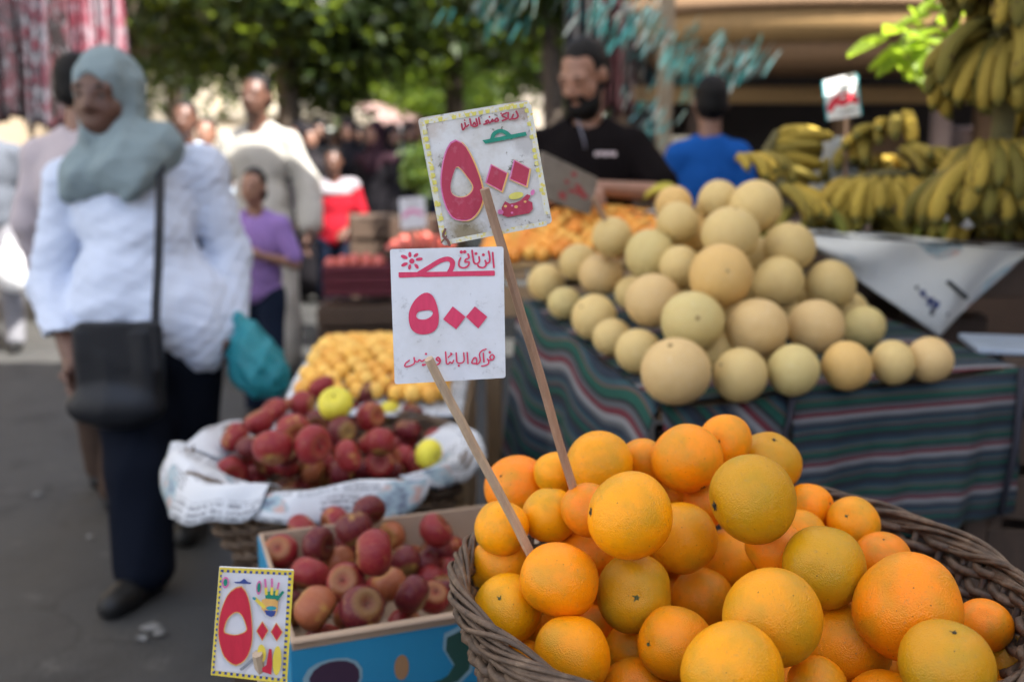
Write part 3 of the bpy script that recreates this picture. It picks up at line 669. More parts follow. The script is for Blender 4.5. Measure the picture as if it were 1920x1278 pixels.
def place(items, wall, tol=.96, back=.4, front=.02, rlim=(.03, .05)):
    """near fruit first: each one slides back along its own line of sight until it rests clear of the nearer ones"""
    done = []
    for it in sorted(items, key=lambda q: q['d']):
        best = None
        for k in range(int((back + front) / .006)):
            d = it['d'] - front + k * .006; r = min(rlim[1], max(rlim[0], it['dm'] * d / F / 2)); p = at(it['px'], it['py'], d)
            c = abs(d - it['d']) * .25 + 14 * wall(p, r)
            for q in done:
                if abs(p.x - q['p'].x) < .2:
                    e = (r + q['r']) * tol - (p - q['p']).length
                    if e > 0: c += 3 * e + (20 * e if e > .01 else 0)
            if best is None or c < best[0]: best = (c, p, r)
        it['p'], it['r'] = best[1], best[2]; done.append(it)
def pix(p):
    v = p - Vector((0, 0, HC)); d = v.y * math.cos(TH) - v.z * math.sin(TH); return CX + v.x / d * F, CY - (v.y * math.sin(TH) + v.z * math.cos(TH)) / d * F, d
def hides(p, r, items):
    x, y, d = pix(p)
    for q in items:
        X, Y, D = pix(q['p']); Rp = q['r'] * F / D
        if d < D - .012 and math.hypot(X - x, Y - y) < Rp * .35 + r * F / d: return True
    return False
def fill_below(items, zf, inside, D, tries=3, frac=.9, maxn=80, seed=3):
    rg = random.Random(seed); queue = list(items); out = []
    while queue and len(out) < maxn:
        it = queue.pop(0)
        for k in range(tries):
            a = rg.uniform(-3.1, 3.1) if k % 2 else rg.uniform(-1.2, 1.2); dirv = Vector((math.sin(a) * .7, math.cos(a) * .5 + .12, -.8 if k else -3)).normalized()
            r = D / 2 * rg.uniform(.92, 1.05); p = it['p'] + dirv * (it['r'] + r)
            if p.z - r < zf(p) : p.z = zf(p) + r
            if not inside(p, r) or hides(p, r, items): continue
            if all((p - q['p']).length > frac * (r + q['r']) for q in items + out): n = dict(p=p, r=r, hid=True); out.append(n); queue.append(n)
    return out
# ------------------------------------------------------------ oranges
COL = {'o': (.92, .30, .001), 'y': (.92, .345, .001), 'g': (.56, .255, .003), 'r': (.9, .235, .003), 'a': (.82, .305, .004), 'd': (.88, .255, .001)}
WORD = {'o': 'bright orange-skinned', 'y': 'yellow-skinned', 'g': 'dull olive-tinged', 'r': 'reddish', 'a': 'pale amber-skinned', 'd': 'deep-coloured'}
OL = [  # px, py, diameter px, colour, stem direction, own label
 (1052, 1088, 148, 'o', (-.5, -.3, -.9), 'bright orange touching the tip of the lower sign\'s stick'),
 (1181, 965, 163, 'y', (-.95, -.1, .1), 'large rough-peeled yellow orange topping the heap behind the sign sticks'), (1190, 1112, 138, 'g', (-.05, -1, .32), 'olive-tinged orange with its green stem button facing out'),
 (1075, 1227, 146, 'o', (.2, -.2, -1), None), (1270, 1207, 146, 'd', (-.9, -.4, .2), None), (1372, 1262, 192, 'y', (.2, .6, -.8), 'biggest yellow orange low at the front of the heap'),
 (1446, 1158, 178, 'a', (.3, .9, .3), 'large pale amber orange with finely wrinkled peel'), (1548, 1062, 156, 'g', (.5, .8, -.2), None), (1410, 936, 162, 'g', (-.95, -.2, -.1), 'smooth olive-tinged orange at the top of the heap facing the melons'),
 (1288, 860, 132, 'o', (.45, -.5, -.75), None), (1283, 1008, 132, 'a', (-.5, -.4, .8), None), (1372, 1050, 116, 'y', (.6, .5, .6), None), (1318, 1122, 116, 'a', (.4, .5, .8), None),
 (1702, 1137, 190, 'd', (.7, .5, -.5), 'largest deep orange with scuffed pitted peel near the far basket rim'), (1592, 1213, 164, 'o', (-.1, -.9, -.5), None), (1775, 1250, 182, 'g', (.0, -.25, 1), 'olive orange with a dry stem scar on its top'),
 (953, 1140, 132, 'y', (-.3, -.8, .75), None), (935, 1066, 118, 'y', (.2, .8, .6), None), (939, 990, 106, 'y', (.5, .6, .7), None), (968, 914, 120, 'r', (-.5, -.6, .6), 'reddish orange with a creased peel behind the lower stick'),
 (1030, 965, 106, 'y', (.1, .4, 1), None), (1125, 872, 128, 'y', (.9, .2, .3), 'bright yellow orange leaning on the taller sign\'s stick'), (1042, 888, 78, 'y', (0, .4, 1), None), (1104, 956, 104, 'r', (.2, .8, -.5), None),
 (1360, 826, 102, 'o', (-.4, -.8, .2), None), (1440, 866, 116, 'g', (.1, -.3, 1), None), (1518, 948, 88, 'o', (.8, -.5, .3), None), (1602, 982, 100, 'o', (-.6, -.6, .6), None),
 (1655, 1047, 102, 'r', (-.15, -.35, 1), 'reddish orange with a green stem tuft on top'), (1845, 1172, 100, 'r', (.3, .5, -.6), None), (1892, 1240, 98, 'g', (.3, -.7, .6), None), (985, 1248, 100, 'y', (0, .5, .6), None),
 (1100, 1180, 96, 'r', (.4, .7, .2), None), (1182, 1218, 92, 'o', (.4, .7, .2), None), (1206, 868, 74, 'o', (.4, .7, .2), None), (1262, 928, 80, 'y', (.4, .7, .2), None), (1322, 946, 80, 'r', (.4, .7, .2), None),
 (1456, 1030, 112, 'r', (.4, .7, .2), None), (1502, 1002, 92, 'o', (.4, .7, .2), None), (1192, 1300, 132, 'd', (-.1, -.7, .7), None), (1482, 1290, 104, 'o', (.4, .7, .2), None), (1535, 1290, 100, 'd', (.4, .7, .2), None),
 (1662, 1330, 150, 'o', (.3, .4, .8), None), (1890, 1330, 120, 'o', (.3, .4, .8), None), (1050, 1340, 130, 'y', (.3, .4, .8), None)]
items = []
for px, py, dm, c, sdir, lab in OL:
    r = .042 if dm > 110 else .040; r *= 1.0 + (dm - 140) * .0008 if dm > 110 else 1.0
    d = F * 2 * r / dm if dm > 112 else min(1.26, max(.95, F * .066 / dm)) if len(items) < 39 else 1.1
    items.append(dict(px=px, py=py, dm=dm, d=.55 * d + .45 * (1.27 - (py - 830) / 440 * .34), c=c, s=sdir, lab=lab))
def bowl(p, r):
    q = p - BC; h = math.hypot(q.x, q.y); lim = BR - .016 - r * (1 if q.z < 0 else max(0, 1 - q.z / .035)) + (.03 if q.z > .02 else 0)
    return max(0, h - lim) + max(0, BC.z - .16 - q.z - BC.z)
place(items, bowl, .95, .3, .06, (.0295, .05))
def bowl_in(p, r): q = p - BC; return math.hypot(q.x, q.y) < BR - .03 - r and p.z < 1.0
fill = fill_below(items, lambda p: BC.z - .225, bowl_in, .08, 5, .92, 75)
OG = 'oranges heaped in the wicker basket'
def beside(it, marks, reach=2.6):
    """how a fruit lies to the nearest fruit that can be named"""
    best = None
    for m, nm in marks:
        if m is it: continue
        e = (it['p'] - m['p']).length / (it['r'] + m['r'])
        if e < reach and (best is None or e < best[0]): best = (e, m, nm)
    if not best: return None
    dzv = (it['p'].z - best[1]['p'].z) / (it['r'] + best[1]['r'])
    return ('lying on ' if dzv > .62 else 'under ' if dzv < -.62 else 'touching ' if best[0] < 1.12 else 'near ') + best[2]
OMK = [(items[k], n_) for k, n_ in ((0, 'the orange at the lower stick'), (1, 'the big rough-peeled yellow orange'), (2, 'the one with the green stem button'), (5, 'the biggest yellow orange'), (6, 'the large pale amber orange'), (8, 'the smooth olive orange on top'), (13, 'the largest deep orange'), (15, 'the olive orange with the stem scar'), (19, 'the creased reddish orange'), (21, 'the yellow orange at the taller stick'), (28, 'the orange with the stem tuft'))]
for it in items + fill:
    i = RNG.integers(0, len(ORM)); hid = it.get('hid'); c = it.get('c') or random.choice('oyrd')
    o = obj('orange', ORM[i], None, it['p'], None, it['r']); orient(o, it.get('s') or RNG.normal(size=3), RNG.uniform(0, 6))
    j = np.array(COL[c]) * RNG.uniform(.93, 1.05, 3) * RNG.uniform(.95, 1.04); o.color = (*np.clip(j, 0, 1), 1)
    tag(o, 'orange buried beneath the top layer in the wicker basket' if hid else it['lab'] or (WORD[c] + ' orange ' + (beside(it, OMK) or 'in the heap in the wicker basket')), 'orange', OG)
    if not hid or random.random() < .3: obj('calyx', CALX[random.random() < .45], o, (0, 0, .925 * [.97, 1.02, .93, .99, 1, .95][i] / 1.0))
# ------------------------------------------------------------ melons
def melon_mat():
    t = NT('melon_rind'); oi = t.new('ObjectInfo'); base = oi.outputs['Color']; n = t.noise(2.2, 4); 
    c = t.mix(t.ramp(n, [(.4, (0,) * 3), (.7, (.45,) * 3)]), base, t.mix(.5, base, (.5, .3, .1)))
    net = t.new('TexVoronoi', Vector=t.tc(), Scale=7.0, feature='DISTANCE_TO_EDGE').outputs['Distance']
    c = t.mix(t.math('MULTIPLY', t.ramp(net, [(0, (1,) * 3), (.06, (0,) * 3)]), .3), c, (.62, .52, .36))
    return t.out(c, .55, t.bump(t.math('ADD', net, t.noise(30.0)), .25, .02))
M['melon'] = melon_mat(); M['scar'] = simple('melon_scar', (.3, .2, .08), .9, .3, 3)
MEL = [fruit_mesh('melon', M['melon'], s, IC3, sq, .04, .03, .16, .03) for s, sq in ((21, (1, 1, .95)), (22, (1, .98, 1)), (23, (.98, 1, .97)))]
scar = MB().lathe([(.001, .03), (.05, .028), (.075, .0), (.08, -.02)], seg=12).mesh('stem_scar', M['scar'], True)
MLST = [(1024, 530, 72), (1058, 568, 62), (1084, 492, 72), (1127, 515, 83), (1148, 444, 76), (1114, 594, 87), (1219, 478, 98), (1270, 418, 80), (1264, 384, 72), (1347, 376, 78), (1416, 388, 100), (1370, 440, 108), (1309, 437, 70), (1352, 517, 120), (1275, 500, 80), (1224, 564, 104), (1185, 549, 66), (1298, 602, 118), (1148, 632, 74), (1197, 658, 86), (1268, 697, 132), (1388, 703, 104), (1420, 614, 113), (1460, 530, 98), (1480, 464, 98), (1557, 533, 93), (1530, 612, 106), (1620, 613, 80), (1488, 694, 97), (1589, 686, 94), (1674, 679, 84), (1743, 674, 86), (1345, 655, 70), (1410, 545, 80), (1330, 400, 60), (1430, 480, 70), (1440, 655, 60), (1510, 560, 70)]
tz = lambda p: .868 + .0274 * (p.x - .29) + .0943 * (p.y - 1.905)
mit = []
for k, (px, py, dm) in enumerate(MLST):
    Dm = .104 if k in (2, 4, 7, 8, 9, 12, 14, 16) else .125 if dm > 70 else .118; d = F * Dm / dm if k < 32 else F * .125 / 96 + .1; r = Dm / 2
    if k < 32: d = .4 * d + .6 * (1.95 + (697 - py) / 310 * .5 + max(0, 1250 - px) / 250 * .55)
    for _ in range(40):
        p = at(px, py, d); r = min(.074, dm * d / F / 2) if k < 32 else r
        if p.z < tz(p) + r: d -= .012
        else: break
    mit.append(dict(px=px, py=py, dm=dm, d=d))
def mfloor(p, r):
    q = p - A; return max(0, tz(p) + r * .97 - p.z) + max(0, -.03 - q.dot(-out_f)) + max(0, r * .1 - q.dot(-out_l))
place(mit, mfloor, .93, .4, .08, (.04, .076))
def mel_in(p, r):
    q = p - A; return q.dot(-out_f) > r * .8 and q.dot(-out_l) > r * .6 and p.y < 2.95 and p.x < 1.0
mfill = fill_below(mit, tz, mel_in, .112, 9, .9, 90, 5)
MC = [((.62, .45, .165), 'creamy yellow'), ((.63, .43, .175), 'peach-tinted'), ((.57, .45, .165), 'greenish cream'), ((.66, .41, .12), 'golden')]
MMK = [(mit[k], n_) for k, n_ in ((20, 'the large melon at the table corner'), (13, 'the large golden melon'), (10, 'the topmost melon'), (31, 'the last melon of the front row'), (0, 'the melon nearest the apricots'))]
for k, it in enumerate(mit + mfill):
    hid = it.get('hid'); i = k % 3; cc, wd = MC[3] if k in (13, 8, 29, 12) else MC[2] if k in (28, 27, 17, 6, 1) else MC[1] if k in (20, 22, 26, 3, 15, 31) else MC[RNG.integers(0, 2) * 0]
    o = obj('melon', MEL[i], None, it['p'], None, it['r'])
    dr = Vector((0, -.9, .25)) if k in (13, 17, 1) else Vector((.1, -.2, 1)) if k in (3, 11, 24) else Vector(RNG.normal(size=3)) + Vector((0, .8, .3))
    orient(o, dr, RNG.uniform(0, 6)); o.color = (*np.array(cc) * RNG.uniform(.94, 1.06), 1)
    lab = {20: 'large peach-tinted melon at the corner of the striped table', 13: 'large golden melon with its scar facing out, high on the heap', 10: 'creamy melon at the very top of the heap', 31: 'last melon of the front row by the pale board', 0: 'pale melon at the apricot end of the striped cloth'}.get(k) if not hid else 'melon hidden inside the heap on the striped cloth'
    tag(o, lab or wd + ' round melon ' + (beside(it, MMK, 2.9) or 'in the heap on the striped cloth'), 'melon', 'melons heaped on the striped cloth')
    obj('stem_scar', scar, o, (0, 0, .955))
# ------------------------------------------------------------ apples
def apple_mesh(seed, mat, n=20, seg=28, sq=(1, 1, .92)):
    r_ = np.random.default_rng(seed); prof = []
    for i in range(n + 1):
        t = math.pi * i / n; r = math.sin(t) * (1 + .06 * math.cos(t)); z = math.cos(t) * .9
        z -= .3 * math.exp(-((t) / .42) ** 2); z += .16 * math.exp(-((math.pi - t) / .35) ** 2); prof.append((max(r, .002), z))
    mb = MB().lathe(prof, seg=seg); v = np.array(mb.v); k = 1 + lowfreq(v, seed, .03, 1.5) + .018 * np.cos(5 * np.arctan2(v[:, 1], v[:, 0]) + seed) * (v[:, 2] < 0)
    mb.v = [tuple(p) for p in v * k[:, None] * np.array(sq)]; mb.f = [f[::-1] for f in mb.f]; return mb.mesh('apple', mat, True)
def apple_mat():
    t = NT('apple_skin'); oi = t.new('ObjectInfo'); base = oi.outputs['Color']
    mp = t.new('Mapping', Vector=t.tc()); mp.inputs['Scale'].default_value = (6, 6, .8); st = t.noise(2.0, 4, .6, mp.outputs[0])
    c = t.mix(t.ramp(st, [(.45, (0,) * 3), (.72, (.55,) * 3)]), base, t.mix(.35, base, (.5, .2, .06)))
    bl = t.noise(1.0, 2); c = t.mix(t.ramp(bl, [(.62, (0,) * 3), (.78, (.6,) * 3)]), c, (.52, .33, .08))
    zz = t.new('SeparateXYZ', Vector=t.tc()).outputs[2]; c = t.mix(t.ramp(t.math('ABSOLUTE', zz), [(.6, (0,) * 3), (.85, (.45,) * 3)]), c, (.4, .32, .07))
    sp_ = t.new('TexVoronoi', Vector=t.tc(), Scale=16.0).outputs['Distance']; c = t.mix(t.math('MULTIPLY', t.math('LESS_THAN', sp_, .09), .35), c, (.6, .45, .3))
    return t.out(c, t.ramp(t.noise(3.0), [(.3, (.3,) * 3), (.7, (.5,) * 3)]), t.bump(t.noise(12.0), .08, .02), **{'Specular IOR Level': .3})
M['apple'] = apple_mat(); M['stem'] = simple('apple_stem', (.12, .075, .035), .9, .3, 5)
APM = [apple_mesh(s, M['apple'], sq=q) for s, q in ((1, (1, 1, .95)), (2, (1, .97, 1.02)), (3, (1.02, 1, .9)), (4, (.96, 1, 1.05)))]
stemm = MB().tube([(0, 0, .5), (.03, 0, .68), (.09, .02, .86)], [.03, .028, .045], 6).mesh('stem', M['stem'], True)
def put_apple(it, cols, lab, grp, sdir=None):
    i = RNG.integers(0, 4); o = obj('apple', APM[i], None, it['p'], None, it['r']); orient(o, sdir if sdir is not None else RNG.normal(size=3) + np.array([0, -.2, .5]), RNG.uniform(0, 6))
    o.color = (*np.clip(np.array(cols) * RNG.uniform(.85, 1.12), 0, 1), 1); tag(o, lab, 'apple', grp); obj('stem', stemm, o)
    return o
RED, DRED, YEL, BRN = (.22, .011, .019), (.105, .006, .015), (.66, .58, .05), (.3, .085, .035)
BOXA = [(527, 1033, 66, 'r'), (596, 1020, 68, 'd'), (568, 990, 60, 'r'), (628, 978, 60, 'r'), (664, 990, 72, 'd'), (691, 957, 66, 'd'), (728, 968, 56, 'b'), (702, 1036, 88, 'r'), (732, 1003, 58, 'b'), (765, 1008, 56, 'd'), (817, 995, 68, 'r'), (817, 1035, 62, 'd'), (768, 1044, 56, 'b'), (833, 1074, 60, 'r'), (582, 1076, 74, 'r'), (650, 1093, 78, 'r'), (637, 1055, 64, 'b'), (729, 1096, 70, 'b'), (773, 1114, 74, 'd'), (787, 1080, 56, 'b'), (678, 1140, 88, 'd'), (590, 1139, 86, 'b'), (530, 1085, 70, 'r'), (545, 1140, 70, 'd'), (760, 1050, 60, 'd'), (690, 1080, 60, 'd'), (845, 1030, 56, 'r'), (620, 1100, 64, 'd'), (860, 1060, 60, 'd'), (655, 1020, 60, 'd'), (806, 1088, 62, 'r'), (836, 1104, 62, 'd'), (738, 1062, 60, 'r'), (794, 1058, 58, 'd'), (705, 1112, 62, 'r'), (812, 1120, 64, 'r'), (858, 1090, 60, 'r')]
bit = []
for k, (px, py, dm, c) in enumerate(BOXA):
    d = F * .066 / dm; d2 = dz(py, .675 + (.035 if k in (4, 5, 7, 15) else 0)); bit.append(dict(px=px, py=py, dm=dm, d=.4 * d + .6 * d2, c=c))
def box_w(p, r):
    q = p - bcen; return max(0, abs(q.dot(bu)) - (bw / 2 - r - .009)) + max(0, abs(q.dot(bv)) - (bd / 2 - r - .009)) + max(0, bcen.z + .009 + r - p.z)
place(bit, box_w, .965, .35, .05, (.029, .038))
def box_in(p, r): q = p - bcen; return abs(q.dot(bu)) < bw / 2 - r - .012 and abs(q.dot(bv)) < bd / 2 - r - .012 and p.z < ZB - .01
bfill = fill_below(bit, lambda p: bcen.z + .009, box_in, .066, 6, .94, 60, 9)
CM = {'r': RED, 'd': DRED, 'b': BRN, 'y': YEL}; CW = {'r': 'red', 'd': 'dark maroon', 'b': 'brownish red and yellow', 'y': 'yellow'}
BLB = {7: 'red apple topping the heap in the blue cardboard box', 5: 'dark maroon apple against the far wall of the blue box', 21: 'big brownish apple behind the glossy price card', 10: 'red apple by the bare inner wall of the blue box', 15: 'red apple with its stem facing out in the blue box', 18: 'dark maroon apple at the blue box\'s front rim', 0: 'red apple at the outer corner of the blue box'}
BMK = [(bit[k], n_) for k, n_ in ((7, 'the topmost apple in the blue box'), (5, 'the one at the box\'s far wall'), (21, 'the big brownish one in the box'), (10, 'the one by the bare box wall'), (15, 'the apple with its stem out'), (18, 'the maroon one at the box rim'), (0, 'the one in the box corner'))]
for k, it in enumerate(bit + bfill):
    c = it.get('c', 'r'); put_apple(it, CM[c], (BLB.get(k) or CW[c] + ' apple ' + (beside(it, BMK, 2.8) or 'in the blue cardboard box')) if not it.get('hid') else 'apple underneath the others in the blue cardboard box', 'apples in the blue cardboard box', (-.1, -.8, .6) if k in (0, 15) else None)
BASA = [(440, 820, 58, 'r'), (486, 792, 56, 'r'), (514, 770, 52, 'r'), (540, 768, 48, 'b'), (568, 757, 52, 'r'), (604, 727, 52, 'r'), (629, 757, 70, 'y'), (686, 735, 50, 'd'), (740, 740, 48, 'r'), (729, 772, 46, 'y'), (694, 781, 58, 'r'), (549, 806, 66, 'r'), (586, 833, 74, 'r'), (511, 839, 74, 'r'), (540, 846, 56, 'd'), (598, 792, 52, 'd'), (642, 809, 60, 'd'), (713, 828, 60, 'r'), (653, 855, 62, 'r'), (764, 806, 50, 'd'), (713, 869, 54, 'r'), (757, 858, 50, 'r'), (803, 850, 56, 'y'), (817, 825, 48, 'r'), (533, 874, 52, 'r'), (587, 880, 50, 'b'), (470, 838, 56, 'd'), (660, 768, 46, 'd'), (775, 775, 46, 'd'), (640, 885, 50, 'd'), (610, 760, 44, 'r'), (760, 830, 46, 'r'), (680, 880, 48, 'd'), (470, 860, 46, 'r'), (500, 868, 50, 'r'), (735, 885, 50, 'd'), (785, 868, 48, 'r'), (560, 868, 50, 'd'), (612, 872, 50, 'r')]
ait = []
for k, (px, py, dm, c) in enumerate(BASA): ait.append(dict(px=px, py=py, dm=dm, d=F * .073 / dm * .4 + .6 * dz(py, .755), c=c))
def bas_w(p, r):
    q = p - PC; return max(0, math.hypot(q.x, q.y) - (PR - .01 - r * (.9 if q.z < .03 else .3))) + max(0, PC.z - .16 + r - p.z)
place(ait, bas_w, .965, .35, .05, (.031, .04))
def bas_in(p, r): q = p - PC; return math.hypot(q.x, q.y) < PR - .04 - r and p.z < .8
afill = fill_below(ait, lambda p: PC.z - .18, bas_in, .072, 5, .93, 70, 12)
AMK = [(ait[k], n_) for k, n_ in ((6, 'the large yellow apple in the basket'), (9, 'the yellow apple at the far side'), (22, 'the yellow apple at the basket edge'))]
yl = iter(('large yellow apple on top of the red apples in the basket', 'yellow apple wedged among red ones at the far side of the basket', 'pale yellow apple on the newspaper at the basket edge'))
for it in ait + afill:
    c = it.get('c', 'r'); put_apple(it, CM[c], next(yl) if c == 'y' else (CW[c] + ' apple ' + (beside(it, AMK, 2.6) or 'in the newspaper-lined basket')) if not it.get('hid') else 'apple underneath the others in the newspaper-lined basket', 'apples in the newspaper-lined basket')
# ------------------------------------------------------------ apricots
def apricot_mat():
    t = NT('apricot_skin'); oi = t.new('ObjectInfo'); base = oi.outputs['Color']; n = t.noise(1.3, 2)
    return t.out(t.mix(t.ramp(n, [(.45, (0,) * 3), (.7, (.6,) * 3)]), base, t.mix(.5, base, (.6, .16, .02))), .6, t.bump(t.noise(30.0), .1, .02))
M['apricot'] = apricot_mat(); APR = [fruit_mesh('apricot', M['apricot'], s, IC2, (1, .95, .98), .05, .08, .3, .02) for s in (31, 32, 33)]
def mound(x0, x1, y0, y1, zf, D, cols, lab, grp, name, cat, meshes, seed, rot=0.0, c0=None, dens=1.0, maxn=290, inside=None):
    rg = np.random.default_rng(seed); pts = []; ny = int((y1 - y0) / (D * .87)); n = 0
    for j in range(ny + 1):
        for i in range(int((x1 - x0) / D) + 1):
            x = x0 + (i + .5 * (j % 2)) * D; y = y0 + j * D * .87
            if inside and not inside(x, y): continue
            pts.append((x + rg.normal() * D * .08, y + rg.normal() * D * .08))
    for x, y in pts[:maxn]:
        o = obj(name, meshes[n % len(meshes)], None, (x, y, zf(x, y) + D * .42 + abs(rg.normal()) * D * .12), rg.uniform(0, 6, 3), D / 2 * rg.uniform(.93, 1.06)); n += 1
        ci = rg.integers(0, len(cols)); o.color = (*np.array(cols[ci]) * rg.uniform(.92, 1.08), 1); tag(o, lab, cat, grp)
def mound_base(name, x0, x1, y0, y1, zf, z0, mat, label, cat='tray'):
    nx = 14; v = []
    o = grid_sheet(lambda u, v: Vector((x0 + (x1 - x0) * u, y0 + (y1 - y0) * v, zf(x0 + (x1 - x0) * u, y0 + (y1 - y0) * v) - .004)), nx, nx, name, mat); tag(o, label, cat)
    m = o.modifiers.new('thickness', 'SOLIDIFY'); m.thickness = .006; return o
M['sack'] = simple('sackcloth', (.3, .2, .09), .95, .2, 20)
zfA = lambda x, y: AZ + .004 + .15 * max(0, 1 - ((x - .3) / .44) ** 2) * max(0, min(1, (y - 3.12) / .35)) * (1 if y < 3.5 else max(0, 1 - ((y - 3.5) / .2) ** 2))
mound_base('sack_sheet', -.1, .72, 3.17, 3.65, zfA, AZ, M['sack'], 'sackcloth sheet under the big apricot heap', 'sack')
AC = [(.78, .33, .04), (.8, .38, .06), (.76, .28, .035), (.78, .43, .08)]
mound(-.08, .6, 3.2, 3.56, zfA, .046, AC, 'small orange apricot in the big heap in front of the vendor', 'apricots heaped in front of the vendor', 'apricot', 'apricot', APR, 41)
TC = at(668, 668, 2.85); TC.z = .70
zfT = lambda x, y: TC.z + .012 + .085 * max(0, 1 - ((x - TC.x) / .3) ** 2) * max(0, 1 - ((y - TC.y) / .36) ** 2)
crate('wooden_crate', (TC.x + .1, TC.y, .0), (.46, .66, TC.z - .004), 'tall slatted wooden crate under the tray of yellow apricots', 0, M['wood_crate'], 6, floor='top')
mound_base('newspaper', TC.x - .14, TC.x + .32, TC.y - .37, TC.y + .37, zfT, TC.z, M['newspaper'], 'newspaper sheet under the yellow apricots by the apple basket', 'newspaper')
mound(TC.x - .09, TC.x + .28, TC.y - .31, TC.y + .31, zfT, .047, [(.8, .45, .07), (.82, .5, .1), (.78, .4, .06)], 'pale yellow-orange apricot on the newspaper behind the apple basket', 'apricots on the newspaper tray', 'apricot', 'apricot', APR, 43)
# ------------------------------------------------------------ bananas
def banana_mat():
    t = NT('banana_skin'); oi = t.new('ObjectInfo'); base = oi.outputs['Color']; v = t.new('SeparateXYZ', Vector=t.tc('UV')).outputs[0]
    c = t.mix(t.ramp(t.noise(7.0, 5, .6), [(.5, (0,) * 3), (.72, (.7,) * 3)]), base, t.mix(.6, base, (.12, .09, .02)))
    c = t.mix(t.ramp(t.noise(26.0, 4), [(.6, (0,) * 3), (.68, (.75,) * 3)]), c, (.06, .035, .015))
    c = t.mix(t.ramp(v, [(.0, (.9,) * 3), (.1, (.35,) * 3), (.2, (0,) * 3), (.88, (0,) * 3), (.95, (1,) * 3)]), c, (.11, .1, .025))
    return t.out(c, .75, t.bump(t.noise(60.0), .15, .003), **{'Specular IOR Level': .2})
M['banana'] = banana_mat(); M['crown'] = simple('banana_crown', (.1, .085, .03), .9, .3, 20)
def banana_mesh(L, bend, r, seed):
    n, seg = 14, 5; rg = random.Random(seed); vs = []; uv = []
    for i in range(n + 1):
        s = i / n; a = bend * s; rad = L / bend
        c = Vector((0, -rad * math.sin(a), -rad * (1 - math.cos(a))))          # leaves the crown towards -y, bends down
        T = Vector((0, -math.cos(a), -math.sin(a))); X = Vector((1, 0, 0)); Y = X.cross(T)
        rr = r * (.28 + .72 * min(1, max(0, (s - .05) / .16)) ** .7) * (1 if s < .8 else 1 - .72 * ((s - .8) / .2) ** 1.6)
        for k in range(seg):
            q = 2 * math.pi * (k + .5) / seg; vs.append(c + (X * math.cos(q) + Y * math.sin(q)) * rr * 1.06); uv.append((s, k / seg))
    fs = [(i * seg + k, (i + 1) * seg + k, (i + 1) * seg + (k + 1) % seg, i * seg + (k + 1) % seg) for i in range(n) for k in range(seg)] + [tuple(range(seg)), tuple(range(n * seg, (n + 1) * seg))[::-1]]
    me = bpy.data.meshes.new('banana'); me.from_pydata([tuple(p) for p in vs], [], fs); me.materials.append(M['banana']); ul = me.uv_layers.new(name='UVMap')
    for lp in me.loops: ul.data[lp.index].uv = uv[lp.vertex_index]
    me.polygons.foreach_set('use_smooth', np.ones(len(me.polygons), bool)); me.update(); return me
BAN = [banana_mesh(.17, 1.35, .0165, 1), banana_mesh(.185, 1.6, .017, 2), banana_mesh(.155, 1.2, .016, 3)]
def hand(loc, rot, label, n=7, rows=2, fan=.16, cols=((.5, .36, .06), (.46, .36, .07), (.4, .34, .06)), scale=1.0, seed=0, group='banana bunches on and above the dark table', open_=.25, parent=None, name='banana_bunch'):
    """a hand of bananas: crown on top, fingers hanging side by side and curving outwards"""
    rg = random.Random(seed)
    if parent is None:
        o = empty(name, loc); o.rotation_euler = rot; o.scale = (scale,) * 3; tag(o, label, 'bananas', group)
    else:
        o = obj('banana_hand', MB().box((0, 0, .0), (.03, .03, .03)).mesh('banana_hand', M['crown']), parent, loc, rot, scale)
    w_ = .026
    cr = MB().tube([(-n * w_ * .42, 0, .0), (0, .008, .014), (n * w_ * .42, 0, .0)], [.012, .018, .012], 8)
    if parent is None: cr.build('crown', M['crown'], o, True)
    for r_ in range(rows):
        for i in range(n - r_):
            u = (i - (n - 1 - r_) / 2); b = obj('banana', BAN[rg.randrange(3)], o, (u * w_ * .8, .01 - .006 * r_, .006 - .02 * r_), (open_ - .28 * r_ + rg.uniform(-.07, .07), rg.uniform(-.1, .1), u * fan + rg.uniform(-.04, .04)), rg.uniform(.93, 1.06))
            cc = rg.choice(cols); kk = rg.uniform(.8, 1.1); b.color = (cc[0] * kk, cc[1] * kk, cc[2] * kk, 1)
    return o
BY = [
 # px, py (crown), depth, rot, label, n, rows, scale
 (1448, 285, 2.95, (R(25), R(-75), R(10)), 'curled banana bunch propped up like a ring next to the blue shirt', 6, 2, .95),
 (1408, 300, 2.85, (R(-40), R(4), R(20)), 'small banana bunch standing upright beside the melons\' top', 5, 1, .85),
 (1655, 250, 3.0, (R(-25), R(-30), R(-55)), 'banana bunch standing under the white price card', 7, 2, 1.15),
 (1722, 292, 2.85, (R(-30), R(10), R(30)), 'banana bunch slumped between the grey jar and the hanging stalk', 7, 2, 1.05),
 (1672, 338, 2.78, (R(-10), R(0), R(-8)), 'wide splayed banana bunch lying on the paper sheet', 10, 2, 1.1),
 (1470, 350, 2.8, (R(-12), R(0), R(72)), 'banana bunch lying flat behind the highest melons', 8, 2, 1.0),
 (1610, 362, 2.85, (R(-5), R(-8), R(-68)), 'greenish banana bunch lying between two others on the table', 7, 2, .95),
 (1800, 392, 2.75, (R(-8), 0, R(-75)), 'flat banana bunch under the hanging stalk on the table', 7, 2, .95),
 (1610, 300, 3.1, (R(-30), 0, R(-10)), 'banana bunch at the rear of the table beside the grey jar', 7, 2, 1.0),
 (1862, 396, 2.8, (R(-10), 0, R(-20)), 'dark banana bunch lying at the foot of the hanging stalk', 8, 2, 1.0)]
